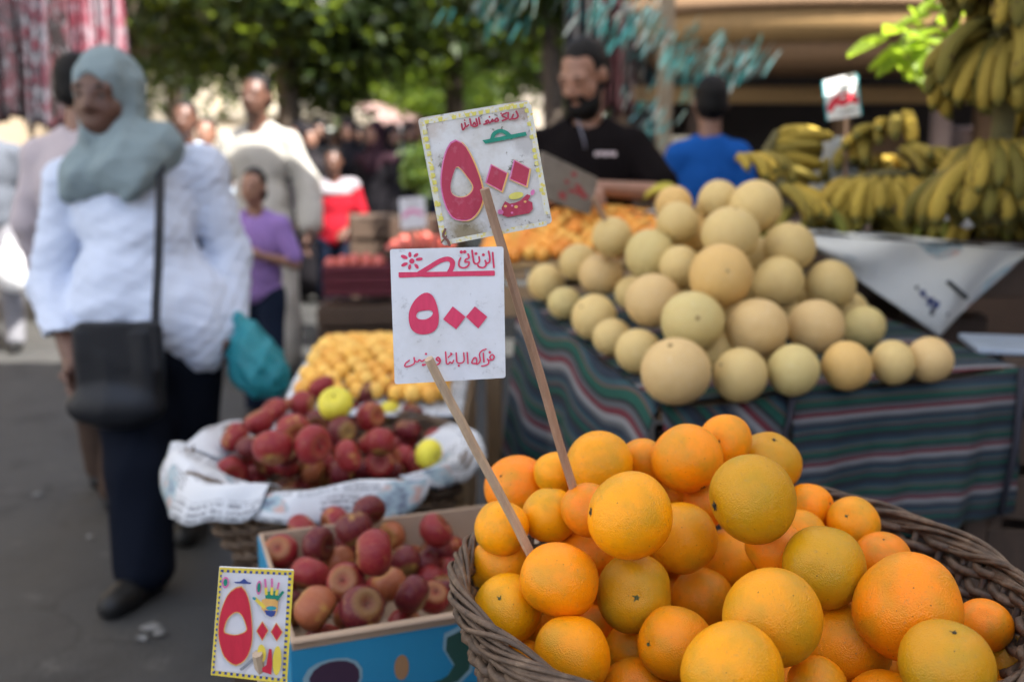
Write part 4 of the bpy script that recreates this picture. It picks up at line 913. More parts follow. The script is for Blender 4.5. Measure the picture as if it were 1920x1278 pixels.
for k, (px, py, d, rot, lab, n, rows, sc) in enumerate(BY):
    p = at(px, py, d); cols = ((.3, .31, .05), (.4, .34, .06)) if k in (6,) else ((.46, .315, .05), (.37, .265, .042), (.25, .19, .035))
    hand(p, rot, lab, n, rows, (.2, .2, .24, .22, .3, .24, .2, .22, .2, .2)[k], cols, sc, k)
# low scatter of bunches that fills the table front
for k, (px, py, d, rz) in enumerate(((1470, 415, 2.74, 40), (1555, 425, 2.72, -30), (1735, 436, 2.7, -50), (1880, 450, 2.7, 30), (1640, 436, 2.72, 70))):
    p = at(px, py - 12, d + .05); p.z = BZ + .07
    hand(p, (R(-6 + 3 * (k % 3)), R(8 * (k % 2) - 4), R((-75, 62, -50, 30, 100)[k])), 'small greenish-yellow banana bunch laid along the edge of the dark table', 6, 1, .2, ((.24, .2, .035), (.3, .23, .04), (.17, .18, .03)), .85, 50 + k)
# hanging stalk
def stalk(px, d, tiers, label, top=2.5):
    p = at(px, 200, d); o = empty('banana_stalk', (p.x, p.y, p.z)); tag(o, label, 'bananas', 'banana bunches on and above the dark table')
    zb = at(px, tiers[-1][0], d).z - p.z
    MB().tube([(0, 0, zb - .1), (.01, .01, 0), (0, 0, .25), (.005, 0, top - p.z)], [.022, .026, .024, .006], 8).build('stem', M['crown'], o, True)
    for t, (py, n, sc) in enumerate(tiers):
        z = at(px, py, d).z - p.z
        for q in range(4):
            a = q * math.pi / 2 + t * .5 + .25 + .3 * math.sin(5 * q + 3 * t); z += .03 * math.sin(7 * q + 2.3 * t)
            hand((.035 * math.cos(a - math.pi / 2), .035 * math.sin(a - math.pi / 2), z), (R(20), 0, a), None, n, 2, .17, ((.2, .15, .025), (.3, .215, .035), (.13, .11, .02)), sc * (1 + .07 * math.sin(3 * q + t)), 90 + t * 5 + q, open_=.1 + .2 * math.sin(4 * q + 1.7 * t), parent=o)
    return o
stalk(1880, 2.25, ((-40, 6, 1.05), (60, 7, 1.1), (255, 7, 1.12), (340, 6, 1.0)), 'hanging banana stalk with tiers of dark yellow bananas')
stalk(1985, 2.5, ((20, 6, 1.1), (130, 6, 1.1), (250, 6, 1.1), (360, 6, 1.0)), 'second banana stalk hanging behind the first at the stall edge')
# ------------------------------------------------------------ hand-painted price signs
class Plane:
    """a board plane: middle at pixel (px,py), depth d, turned by yaw/tilt; maps picture points of the board to its plane"""
    def __init__(s, px, py, d, yaw=0.0, tilt=0.0):
        s.o = at(px, py, d); n = Vector((0, -math.cos(TH), math.sin(TH))); right = Vector((1, 0, 0)); up = right.cross(-n) * 1.0
        up = Vector((0, math.sin(TH), math.cos(TH)))
        q = Matrix.Rotation(R(yaw), 3, up) @ Matrix.Rotation(R(tilt), 3, right); s.n = q @ n
    def p(s, px, py, lift=0.0):
        c = Vector((0, 0, HC)); r = at(px, py, 1.0) - c; t = (s.o - c).dot(s.n) / r.dot(s.n); return c + r * t + s.n * lift - s.o
def catmull(pts, n=6):
    if len(pts) < 3: return [Vector(p) for p in pts]
    P = [Vector(p) for p in pts]; P = [P[0] * 2 - P[1]] + P + [P[-1] * 2 - P[-2]]; out = []
    for i in range(1, len(P) - 2):
        for k in range(n):
            t = k / n; a, b, c, d = P[i - 1:i + 3]
            out.append(.5 * ((2 * b) + (c - a) * t + (2 * a - 5 * b + 4 * c - d) * t * t + (3 * b - a - 3 * c + d) * t ** 3))
    return out + [P[-2]]
def smooth_loop(pts, n=5):
    P = [Vector(p) for p in pts]; m = len(P); out = []
    for i in range(m):
        a, b, c, d = P[i - 1], P[i], P[(i + 1) % m], P[(i + 2) % m]
        for k in range(n):
            t = k / n; out.append(.5 * ((2 * b) + (c - a) * t + (2 * a - 5 * b + 4 * c - d) * t * t + (3 * b - a - 3 * c + d) * t ** 3))
    return out
class Sign:
    def __init__(s, name, label, plane, mat, corners, thick=.003, rnd=6):
        s.pl = plane; s.o = empty(name, plane.o); tag(s.o, label, 'price sign'); s.lift = .0004
        pts = s.round(corners, rnd); n = len(pts)
        f = [plane.p(x, y) for x, y in pts]; b = [plane.p(x, y, -thick) for x, y in pts]
        MB().add(f + b, [tuple(range(n))[::-1], tuple(range(n, 2 * n))] + [(i, (i + 1) % n, n + (i + 1) % n, n + i) for i in range(n)]).build('board', mat, s.o)
    def round(s, c, r):
        out = []; m = len(c)
        for i in range(m):
            p, a, b = Vector(c[i]), Vector(c[i - 1]), Vector(c[(i + 1) % m]); u = (a - p).normalized() * r; w_ = (b - p).normalized() * r
            for t in (0, .25, .5, .75, 1): out.append((p + u * (1 - t) ** 2 + w_ * t * t))
        return out
    def up(s): s.lift += .00004; return s.lift
    def poly(s, pts, mat, name, tf=lambda p: p):
        l = s.up(); v = [s.pl.p(*tf(p), l) for p in pts]; return MB().add(v, [tuple(range(len(v)))]).build(name, mat, s.o)
    def ring(s, outer, inner, mat, name, tf=lambda p: p, n=48):
        l = s.up()
        def res(loop):
            L_ = smooth_loop(loop); c = sum((Vector(p) for p in loop), Vector((0, 0))) / len(loop); out = []
            A_ = [math.atan2(p.y - c.y, p.x - c.x) for p in L_]
            for k in range(n):
                t = -math.pi + 2 * math.pi * k / n; best = None
                for i in range(len(L_)):
                    a, b = A_[i], A_[(i + 1) % len(L_)]; da = (b - a + math.pi) % (2 * math.pi) - math.pi; dt = (t - a + math.pi) % (2 * math.pi) - math.pi
                    if da and 0 <= dt / da <= 1: best = L_[i].lerp(L_[(i + 1) % len(L_)], dt / da); break
                out.append(best or L_[0])
            return out
        a, b = res(outer), res(inner); v = [s.pl.p(*tf(p), l) for p in a + b]
        return MB().add(v, [(i, (i + 1) % n, n + (i + 1) % n, n + i) for i in range(n)]).build(name, mat, s.o)
    def stroke(s, pts, wd, mat, name, tf=lambda p: p, mb=None):
        P = catmull([(p[0], p[1]) for p in pts]); l = s.up(); m = mb or MB(); n = len(P); Lf, Rt = [], []
        for i in range(n):
            t = (P[min(i + 1, n - 1)] - P[max(i - 1, 0)])
            t = t.normalized() if t.length else Vector((1, 0)); nn = Vector((-t.y, t.x)); k = wd / 2 * (1 - .22 * abs(t.x - .3 * t.y) * .6)
            Lf.append(P[i] + nn * k); Rt.append(P[i] - nn * k)
        def cap(c, frm, sgn):
            a0 = math.atan2((frm - c).y, (frm - c).x); return [c + Vector((math.cos(a0 + sgn * math.pi * j / 6), math.sin(a0 + sgn * math.pi * j / 6))) * (frm - c).length for j in range(1, 6)]
        loop = Lf + cap(P[-1], Lf[-1], -1) + Rt[::-1] + cap(P[0], Rt[0], -1)
        q = len(Lf); v = [s.pl.p(*tf(p), l) for p in loop]; fs = []
        e = q + 5
        for i in range(q - 1): fs.append((i, i + 1, e + (q - 2 - i), e + (q - 1 - i)))
        fs.append(tuple([q - 1] + list(range(q, q + 5)) + [e])); fs.append(tuple([e + q - 1] + list(range(e + q, e + q + 5)) + [0]))
        m.add(v, fs); return m if mb is not None else m.build(name, mat, s.o)
    def word(s, strokes, wd, mat, name, tf):
        mb = MB()
        for st_ in strokes:
            if len(st_) == 3 and not hasattr(st_[0], '__len__'):
                x, y, r = st_; l = s.up(); mb.add([s.pl.p(*tf((x + r * math.cos(a), y + r * math.sin(a))), l) for a in np.linspace(0, 6.283, 12, endpoint=False)], [tuple(range(12))])
            else: s.stroke(st_, wd, mat, name, tf, mb)
        return mb.build(name, mat, s.o)
    def ell(s, x, y, rx, ry, ang, mat, name, tf):
        c, q = math.cos(R(ang)), math.sin(R(ang)); return s.poly([(x + rx * math.cos(a) * c - ry * math.sin(a) * q, y + rx * math.cos(a) * q + ry * math.sin(a) * c) for a in np.linspace(0, 6.283, 18, endpoint=False)], mat, name, tf)
def crop(ox, oy, sc): return lambda p: (ox + p[0] / sc, oy + p[1] / sc)
def stick(name, a, b, r0, r1, label, mat, flat=1.0, cat='stick', rough=0.0):
    o = empty(name, b); tag(o, label, cat, None); a, b = Vector(a), Vector(b); n = 12; rg = random.Random(len(label)); pts = []
    for i in range(n + 1):
        t = i / n; pts.append((b - b) + (a - b) * t + Vector((rg.uniform(-1, 1), rg.uniform(-1, 1), 0)) * rough)
    MB().tube(pts, [r0 + (r1 - r0) * i / n for i in range(n + 1)], 7).build('shaft', mat, o, False); return o
def board_mat(name, base, grime, amt, edge=0.0, spots=.5, stains=()):
    t = NT(name); n = t.noise(14.0, 6, .65); n2 = t.noise(60.0, 5, .7); n3 = t.noise(160.0, 3, .6)
    c = t.mix(t.math('MULTIPLY', t.ramp(n, [(.42, (0,) * 3), (.75, (1,) * 3)]), amt), base, grime)
    c = t.mix(t.math('MULTIPLY', t.ramp(n2, [(.6, (0,) * 3), (.68, (1,) * 3)]), amt * spots), c, lerp3(grime, .35))
    c = t.mix(t.math('MULTIPLY', t.ramp(n3, [(.66, (0,) * 3), (.72, (1,) * 3)]), spots * .5), c, lerp3(grime, .45))
    for off, rad, col, k in stains:
        dd = t.new('VectorMath', operation='DISTANCE'); t.l.new(t.tc(), dd.inputs[0]); dd.inputs[1].default_value = off
        m_ = t.math('ADD', t.math('DIVIDE', dd.outputs['Value'], rad), t.math('MULTIPLY', t.math('SUBTRACT', n2, .5), 1.6)); c = t.mix(t.math('MULTIPLY', t.ramp(m_, [(.45, (1,) * 3), (1.0, (0,) * 3)]), k), c, col)
    return t.out(c, .62, t.bump(t.noise(90.0, 4), .12, .001))
def paint(name, col, wear=.0, wc=(.7, .6, .6)):
    t = NT(name); mp = t.new('Mapping', Vector=t.tc()); mp.inputs['Scale'].default_value = (1, 1, .16); c = t.mix(t.noise(170.0, 5, .6, mp.outputs[0]), lerp3(col, .74), (min(1, col[0] * 1.18), col[1] * 1.25 + .012, col[2] * 1.25 + .012))
    if wear: c = t.mix(t.math('MULTIPLY', t.ramp(t.noise(120.0, 5, .7), [(.56, (0,) * 3), (.66, (1,) * 3)]), wear), c, wc)
    return t.out(c, .6)
P1 = Plane(908, 325, 1.03, 0)
W2 = board_mat('sign_white', (.64, .645, .655), (.44, .42, .38), .55, spots=.5)
W1 = board_mat('sign_weathered', (.6, .59, .56), (.34, .28, .19), 1.0, spots=1.4, stains=[(tuple(P1.p(872, 437)), .022, (.2, .15, .07), .9), (tuple(P1.p(985, 200)), .02, (.3, .2, .14), .7), (tuple(P1.p(800, 235)), .02, (.42, .33, .25), .6), (tuple(P1.p(990, 265)), .018, (.33, .3, .27), .6), (tuple(P1.p(830, 300)), .012, (.4, .36, .3), .5)])
W3 = board_mat('sign_gloss', (.66, .65, .66), (.55, .53, .5), .3, spots=.1)
RD2 = paint('crimson_paint', (.62, .022, .085)); RD1 = paint('worn_crimson_paint', (.38, .012, .042), .3, (.45, .12, .16)); RD3 = paint('red_paint', (.55, .006, .03))
GRN = paint('green_paint', (.0, .2, .12)); YLW = paint('faded_yellow_paint', (.62, .52, .09), .6, (.62, .6, .5)); YL3 = paint('yellow_paint', (.75, .55, .05)); ORG = paint('orange_outline', (.72, .38, .1)); PNK = paint('pink_outline', (.62, .14, .32), .3)
BLU = paint('blue_paint', (.03, .05, .22)); TEA = paint('teal_paint', (.02, .26, .3)); GRY = paint('grey_ink', (.25, .24, .25)); DIRT = paint('dirt_brown', (.25, .2, .1), .9, (.5, .47, .36)); RUST = paint('rust_stain', (.16, .05, .03), .3, (.3, .2, .1))
M['stick_pale'] = wood('stick_pale', (.56, .42, .28), .75, 30, (3, 3, .3)); M['stick_brown'] = wood('stick_brown', (.4, .25, .16), .7, 30, (3, 3, .3))
# --- clean white sign
P2 = Plane(840, 590, 1.022)
S2 = Sign('price_sign', 'clean white price sign with crimson lettering and a daisy, on a pale stick', P2, W2, [(731, 467), (944, 462), (948, 708), (740, 720)], .0028, 5)
c1 = crop(735, 460, 8.727); c2 = crop(740, 640, 9.143); c4 = crop(710, 440, 4.26)
for e in ((200, 190, 60, 30, 22), (292, 150, 45, 27, 86), (393, 160, 45, 26, -38), (445, 226, 58, 27, -10), (402, 342, 50, 26, 52), (290, 352, 44, 25, 100), (205, 312, 58, 28, -24)): S2.ell(*e, RD2, 'petal', c1)
S2.ell(325, 257, 43, 43, 0, RD2, 'flower_centre', c1)
S2.poly([(108, 440), (450, 436), (980, 428), (1675, 412), (1684, 440), (1682, 496), (1120, 504), (560, 518), (470, 514), (130, 530), (108, 512)], RD2, 'painted_bar', c1)
S2.stroke([(440, 462), (600, 366), (760, 268), (870, 226), (950, 232), (990, 285), (975, 370), (935, 445)], 88, RD2, 'painted_loop', c1)
S2.word([[(1648, 120), (1656, 240), (1668, 360)], [(1580, 100), (1600, 200), (1592, 275), (1535, 300)], [(1525, 250), (1545, 310), (1500, 362), (1430, 355), (1405, 325)], (1495, 155, 25), [(1310, 85), (1325, 200), (1345, 285), (1390, 300), (1430, 262), (1425, 190)], (1375, 135, 25), [(1245, 145), (1258, 205), (1205, 232), (1200, 272), (1258, 272), (1245, 335), (1175, 368), (1105, 345), (1095, 275), (1122, 208)], (1135, 110, 28), (1190, 106, 28)], 32, RD2, 'lettering', c1)
S2.ring([(375, 462), (430, 485), (465, 560), (480, 640), (475, 720), (440, 772), (370, 795), (300, 785), (255, 740), (240, 650), (260, 570), (310, 500)], [(300, 648), (320, 615), (365, 605), (415, 603), (434, 625), (415, 655), (370, 676), (320, 672)], RD2, 'numeral_five', c4)
S2.poly([(592, 572), (694, 655), (620, 755), (515, 675)], RD2, 'numeral_zero', c4); S2.poly([(768, 572), (868, 655), (795, 748), (697, 655)], RD2, 'numeral_zero', c4)
S2.word([[(1600, 315), (1660, 318), (1632, 268), (1672, 222), (1706, 262), (1680, 315)], (1630, 185, 23), [(1590, 300), (1612, 345), (1600, 388), (1540, 412), (1490, 420)], [(1520, 200), (1530, 350)], [(1568, 128), (1490, 162), (1455, 220), (1468, 325), (1425, 382), (1370, 372)], [(1400, 380), (1325, 366), (1352, 292), (1390, 275), (1408, 325), (1402, 372)]], 27, RD2, 'lettering', c2)
S2.word([[(1245, 190), (1258, 375)], [(1185, 195), (1190, 330), (1140, 368), (1075, 358), (1062, 280), (1055, 195)], (1100, 412, 20), [(1012, 322), (985, 372), (950, 350), (930, 378), (892, 376), (882, 290), (875, 180)], (965, 202, 17), [(920, 270), (985, 212)]], 27, RD2, 'lettering', c2)
S2.word([[(752, 332), (714, 302), (748, 270), (782, 322), (760, 380), (700, 405)]], 32, RD2, 'lettering', c2)
S2.word([[(540, 300), (500, 320), (470, 340), (425, 312), (400, 345), (348, 330), (335, 275)], [(345, 335), (330, 382), (240, 424), (178, 424), (192, 372), (255, 322)], (490, 400, 22), (522, 394, 18), (540, 212, 20)], 27, RD2, 'lettering', c2)
stick('sign_stick', at(803, 672, .997), at(1034, 1110, 1.15), .0058, .0048, 'pale split wooden stick holding the clean white price sign', M['stick_pale'], rough=.0006)
# --- weathered sign
P1 = Plane(908, 325, 1.03, 0)
S1 = Sign('price_sign', 'weathered grubby price sign with a faded yellow border, tilted on a tall brown stick', P1, W1, [(783, 222), (991, 187), (1036, 418), (829, 461)], .0032, 9)
s4 = crop(760, 170, 4.26); s3 = crop(850, 190, 12); s5 = crop(900, 330, 10.65)
def bord(a, b, n, wd, mat, sg, tri=True, skip=.0):
    a, b = Vector(a), Vector(b); t = (b - a) / n; nn = Vector((-t.y, t.x)).normalized() * wd; rg = random.Random(n)
    for i in range(n):
        if rg.random() < skip: continue
        p = a + t * i; mb = S1.poly([p, p + t * .75, p + t * .6 + nn, p + t * .1 + nn], mat, 'border_mark', s4)
def mottled():
    t = NT('mottled_border'); n = t.noise(210.0, 4, .7); v_ = t.new('TexVoronoi', Vector=t.tc(), Scale=260.0).outputs['Distance']
    c = t.mix(t.ramp(t.math('ADD', n, t.math('MULTIPLY', v_, .35)), [(.52, (0,) * 3), (.66, (1,) * 3)]), (.66, .54, .1), (.6, .585, .5)); c = t.mix(t.ramp(t.noise(55.0, 4, .7), [(.56, (0,) * 3), (.7, (.85,) * 3)]), c, (.45, .4, .3)); return t.out(c, .65)
YM = mottled()
for q in ([(112, 232), (985, 82), (992, 128), (122, 276)], [(960, 110), (1004, 106), (1158, 985), (1112, 992)], [(330, 1192), (1125, 1040), (1132, 1078), (342, 1228)], [(116, 262), (160, 258), (330, 1195), (286, 1200)]): S1.poly(q, YM, 'border_band', s4)
bord((150, 240), (960, 100), 15, 30, YLW, 1, skip=.25); bord((980, 140), (1128, 930), 15, 30, YLW, 1, skip=.35); bord((296, 1160), (135, 300), 15, 34, YLW, 1, skip=.25)
drop = [(400, 405), (470, 440), (540, 560), (600, 720), (620, 850), (590, 950), (530, 1020), (460, 1035), (380, 1010), (320, 900), (290, 740), (310, 560), (350, 450)]
hole = [(420, 605), (490, 680), (545, 770), (510, 835), (440, 858), (375, 830), (360, 760), (388, 650)]
cc_ = Vector((455, 735)); grow = lambda pts, k, dx=0, dy=0, c=cc_: [(c.x + (p[0] - c.x) * k + dx, c.y + (p[1] - c.y) * k + dy) for p in pts]
S1.ring(grow(drop, 1.03, 9, 2), grow(hole, .93, -4), ORG, 'numeral_outline', s4); S1.ring(grow(drop, 1.03, -5, -2), grow(hole, .98), PNK, 'numeral_outline', s4); S1.ring(drop, hole, RD1, 'numeral_five', s4)
for q in ([(690, 600), (810, 665), (770, 800), (650, 735)], [(875, 565), (990, 630), (965, 760), (840, 705)]):
    c_ = sum((Vector(p) for p in q), Vector((0, 0))) / 4; S1.poly(grow(q, 1.16, 4, 4, c_), ORG, 'numeral_outline', s4); S1.poly(grow(q, 1.1, -4, -2, c_), PNK, 'numeral_outline', s4); S1.poly(q, RD1, 'numeral_zero', s4)
S1.poly([(615, 400), (960, 332), (972, 362), (640, 428)], GRN, 'painted_bar', s4); S1.stroke([(692, 398), (708, 350), (752, 326), (800, 338), (845, 376)], 36, GRN, 'painted_loop', s4)
S1.word([[(1415, 240), (1455, 345), (1400, 400), (1330, 405)], [(1350, 310), (1310, 400), (1270, 420)], [(1235, 270), (1232, 400)], [(1200, 270), (1095, 330), (1200, 400), (1105, 450)], (1075, 285, 20)], 44, RD1, 'lettering', s3)
S1.word([[(940, 470), (1010, 450), (980, 390), (930, 440), (860, 470), (890, 410), (820, 500), (780, 440), (730, 470), (770, 505), (690, 530)], (815, 365, 22)], 44, RD1, 'lettering', s3)
S1.word([[(575, 385), (600, 520)], [(515, 410), (540, 555), (440, 575), (470, 490), (500, 530)], [(375, 410), (405, 560)], [(345, 545), (290, 585), (260, 500)], [(270, 590), (215, 655), (190, 525)], (255, 440, 18)], 42, RD1, 'lettering', s3)
S1.ell(720, 400, 150, 70, -12, YLW, 'painted_leaf', s5); S1.poly([(430, 640), (500, 510), (600, 560), (700, 540), (800, 500), (940, 370), (1010, 400), (960, 490), (1045, 540), (1055, 670), (980, 750), (700, 800), (560, 830), (450, 790)], RD1, 'painted_dates', s5)
S1.ell(1050, 335, 40, 60, 20, PNK, 'painted_dates', s5); S1.ell(410, 725, 60, 50, 10, PNK, 'painted_dates', s5)
for x, y, r in ((720, 622, 36), (508, 610, 32), (640, 740, 26), (640, 600, 24), (900, 520, 28)): S1.ell(x, y, r, r * .8, 0, ORG if x != 640 else PNK, 'painted_fleck', s5)
S1.stroke([(320, 1110), (305, 1160), (340, 1200), (355, 1235)], 22, RUST, 'rust_stain', s4); S1.stroke([(290, 1215), (330, 1165)], 14, RUST, 'rust_stain', s4)
stick('sign_stick', at(908, 354, 1.008), at(1100, 1000, 1.16), .0052, .0050, 'long brown stick holding the weathered price sign', M['stick_brown'], rough=.0008)
# --- glossy small sign
P3 = Plane(475, 1168, 1.13, 14)
S3 = Sign('price_sign', 'glossy price card with a chequered yellow and blue border and painted hand', P3, W3, [(411, 1062), (551, 1068), (538, 1281), (395, 1263)], .004, 2)
t3 = crop(380, 1040, 5.37)
S3.up()
cor = [(170, 122), (918, 155), (848, 1290), (82, 1200)]
def band(a, b, wd, n, ma, mb_):
    a, b = Vector(a), Vector(b); t = (b - a) / n; nn = Vector((-t.y, t.x)).normalized() * wd
    S3.poly([a, b, b + nn, a + nn], ma, 'border_band', t3)
    for i in range(n): p = a + t * (i + .3) + nn * .45; S3.poly([p, p + t * .45, p + t * .45 + nn * .55, p + nn * .55], mb_, 'border_check', t3)
band(cor[0], cor[1], 48, 13, YL3, BLU); band(cor[1], cor[2], 52, 20, YL3, BLU); band(cor[2], cor[3], 48, 13, YL3, BLU); band(cor[3], cor[0], 30, 20, YL3, BLU)
dr3 = [(365, 315), (420, 345), (470, 480), (495, 700), (490, 880), (440, 1020), (370, 1082), (310, 1088), (220, 1010), (170, 860), (162, 720), (190, 550), (260, 390)]
ho3 = [(335, 562), (400, 600), (445, 720), (430, 765), (340, 798), (260, 788), (212, 756), (250, 630)]
c3_ = Vector((328, 705)); S3.ring(grow(dr3, 1.035, 0, 0, c3_), grow(ho3, .92, 0, 0, c3_), ORG, 'numeral_outline', t3); S3.ring(dr3, ho3, RD3, 'numeral_five', t3)
for q in ([(600, 665), (655, 750), (600, 845), (545, 755)], [(740, 680), (800, 765), (745, 850), (690, 765)]):
    c_ = sum((Vector(p) for p in q), Vector((0, 0))) / 4; S3.poly(grow(q, 1.15, 0, 0, c_), ORG, 'numeral_outline', t3); S3.poly(q, RD3, 'numeral_zero', t3)
S3.ell(230, 268, 36, 58, 4, PNK, 'painted_flower', t3); S3.ell(230, 268, 22, 38, 4, GRN, 'painted_flower', t3); S3.ell(566, 320, 28, 72, 4, PNK, 'painted_flower', t3); S3.ell(566, 318, 18, 50, 4, GRN, 'painted_flower', t3)
S3.poly([(312, 262), (375, 258), (418, 228), (455, 262), (492, 270), (480, 284), (330, 276)], BLU, 'painted_boat', t3)
S3.poly([(595, 440), (640, 425), (760, 440), (755, 540), (730, 600), (690, 615), (640, 590), (590, 530)], ORG, 'painted_palm', t3)
S3.poly([(620, 545), (740, 552), (722, 600), (690, 615), (640, 592)], BLU, 'painted_palm', t3); S3.ell(690, 525, 52, 22, 0, TEA, 'painted_palm', t3); S3.poly([(628, 360), (750, 352), (765, 440), (632, 428)], GRN, 'painted_palm', t3)
for a, b in (((640, 380), (628, 240)), ((695, 380), (697, 235)), ((742, 385), (765, 275))): S3.stroke([a, ((a[0] + b[0]) / 2, (a[1] + b[1]) / 2)], 30, YL3, 'painted_finger', t3); S3.stroke([((a[0] + b[0]) / 2, (a[1] + b[1]) / 2), b], 24, PNK, 'painted_finger', t3)
S3.stroke([(752, 435), (805, 365)], 30, GRN, 'painted_finger', t3); S3.stroke([(615, 510), (530, 430)], 38, YL3, 'painted_thumb', t3); S3.ell(520, 428, 20, 14, 30, TEA, 'painted_thumb', t3)
S3.ell(595, 975, 42, 88, -5, YL3, 'painted_pod', t3); S3.ell(748, 1050, 44, 148, 3, YL3, 'painted_pod', t3); S3.poly([(668, 930), (695, 935), (700, 1080), (690, 1190), (600, 1160), (600, 1120), (640, 1095)], RD3, 'painted_chilli', t3)
S3.stroke([(390, 1135), (440, 1095), (500, 1040)], 34, GRY, 'scribble', t3)
stick('sign_stick', at(482, 1225, 1.125), (-.265, 1.27, .012), .0045, .006, 'thin stick standing on the ground behind the glossy price card', M['stick_pale'])
# --- sign seen at an angle in front of the vendor
PV = Plane(1068, 345, 2.5, 38)
W4 = board_mat('sign_shaded', (.17, .145, .12), (.1, .08, .06), .8); RD4 = paint('dull_red_paint', (.25, .02, .025), .4, (.3, .25, .2))  # the sign's shade is put into the dark board colour
S4 = Sign('price_sign', 'shaded old price sign turned sideways before the vendor in black', PV, W4, [(1016, 283), (1122, 334), (1106, 402), (1010, 368)], .008, 2)
v8 = crop(1000, 260, 5.81)
for q in ([(430, 350), (480, 385), (455, 425), (405, 400)], [(350, 440), (400, 465), (380, 500), (330, 470)], [(280, 570), (360, 590), (350, 680), (275, 640)], [(440, 480), (510, 510), (600, 640), (560, 665), (470, 600), (380, 580), (390, 540), (470, 560)]): S4.poly(q, RD4, 'red_mark', v8)
stick('sign_stick', at(1112, 370, 2.52), at(1172, 480, 2.6), .007, .007, 'brown stick holding the shaded price sign among the melons', M['stick_brown'])
# --- price card in the bananas
PF = Plane(1580, 182, 2.95)
S5 = Sign('price_sign', 'white price card with red numerals standing among the banana bunches', PF, W3, [(1542, 152), (1606, 136), (1616, 216), (1550, 226)], .004, 2)
S5.stroke([(1556, 204), (1566, 190), (1580, 193), (1592, 186), (1606, 188)], 15, RD3, 'lettering'); S5.stroke([(1560, 190), (1575, 178), (1600, 176)], 7, RD3, 'lettering'); S5.stroke([(1566, 165), (1584, 160), (1600, 158)], 6, GRY, 'lettering'); S5.stroke([(1575, 212), (1602, 206)], 5, GRY, 'lettering')
for a, b in (((1543, 154), (1551, 225)), ((1606, 138), (1615, 214))): S5.stroke([a, b], 4, TEA, 'blue_edge')
stick('sign_stick', at(1588, 200, 2.955), at(1584, 400, 2.96), .006, .006, 'brown stick holding the price card among the bananas', M['stick_brown'])
# ------------------------------------------------------------ people
V3 = lambda *a: np.array(a, float)
def frame(fwd, up=(0, 0, 1)):
    f = np.array(fwd, float); f /= np.linalg.norm(f); u = np.array(up, float); u = u - f * (u @ f); u /= np.linalg.norm(u); r = np.cross(f, u)   # r: to the person's right
    return np.stack([-r, -f, u], 1)          # columns: local x (person's left = +x when facing -y), local y (back), local z
def head_prims(c, Fm, s=1.0, ears=True):
    T = lambda *p: tuple(np.array(c) + Fm @ (np.array(p) * s)); E = lambda p, r: ('e', T(*p), tuple(np.array(r) * s), Fm)
    P = [E((0, .012, .035), (.074, .094, .092)), E((0, -.03, -.03), (.06, .066, .075)), E((0, -.045, -.075), (.038, .04, .034)), E((.035, -.055, -.025), (.03, .03, .03)), E((-.035, -.055, -.025), (.03, .03, .03)),
         ('c', T(-.042, -.076, .034), T(.042, -.076, .034), .013 * s, .013 * s), ('c', T(0, -.086, .026), T(0, -.106, -.018), .009 * s, .014 * s), ('c', T(-.014, -.088, -.024), T(.014, -.088, -.024), .011 * s, .011 * s),
         ('c', T(-.02, -.081, -.056), T(.02, -.081, -.056), .009 * s, .009 * s), ('c', T(-.016, -.08, -.069), T(.016, -.08, -.069), .0095 * s, .0095 * s), ('c', T(-.03, -.06, -.045), T(-.028, -.055, -.08), .018 * s, .016 * s), ('c', T(.03, -.06, -.045), T(.028, -.055, -.08), .018 * s, .016 * s)]
    P += [('c', T(sg * .018, -.082, .0235), T(sg * .047, -.074, .0205), .0085 * s, .0075 * s) for sg in (1, -1)] + [('c', T(sg * .02, -.079, .0005), T(sg * .044, -.073, .002), .0065 * s, .0065 * s) for sg in (1, -1)]
    if ears: P += [E((.076, .015, -.002), (.011, .02, .03)), E((-.076, .015, -.002), (.011, .02, .03))]
    P[0:0] = []
    return P
def hand_prims(w_, d, n, s=1.0, curl=.5, side=1):
    """wrist point, direction of the hand, palm normal; five fingers, thumb on the side"""
    d = np.array(d, float); d /= np.linalg.norm(d); n = np.array(n, float); n = n - d * (n @ d); n /= np.linalg.norm(n); x = np.cross(d, n) * side; w_ = np.array(w_, float); P = []
    for u in (-.026, 0, .026): P.append(('c', tuple(w_ + x * u * .6 * s), tuple(w_ + d * .075 * s + x * u * s), .015 * s, .0135 * s))
    for u, L in ((-.032, .062), (-.011, .075), (.011, .08), (.032, .07)):
        k0 = w_ + d * .082 * s + x * u * s; d1 = d * math.cos(curl) + n * math.sin(curl); k1 = k0 + d1 * L * .52 * s; d2 = d * math.cos(curl * 2.3) + n * math.sin(curl * 2.3)
        k2 = k1 + d2 * L * .5 * s; P += [('c', tuple(k0), tuple(k1), .0095 * s, .0088 * s), ('c', tuple(k1), tuple(k2), .0088 * s, .0075 * s)]
    t0 = w_ + d * .022 * s + x * .03 * s; t1 = t0 + (d * .6 + x * .65 + n * .3) * .042 * s; t2 = t1 + (d * .9 + x * .15 + n * .45) * .034 * s
    return P + [('c', tuple(t0), tuple(t1), .0125 * s, .0105 * s), ('c', tuple(t1), tuple(t2), .0105 * s, .0085 * s)]
EYE_W = simple('eye_white', (.12, .1, .085), .5, .05); EYE_D = simple('eye_dark', (.015, .01, .008), .15, .1); LIPM = simple('lip', (.2, .07, .06), .5)
BROW = simple('hair_black', (.004, .0035, .0035), .6, .3, 30, 200, .6, .004, **{'Specular IOR Level': .2}); HGREY = simple('hair_grey', (.12, .11, .1), .7, .3, 30, 200, .6, .004)
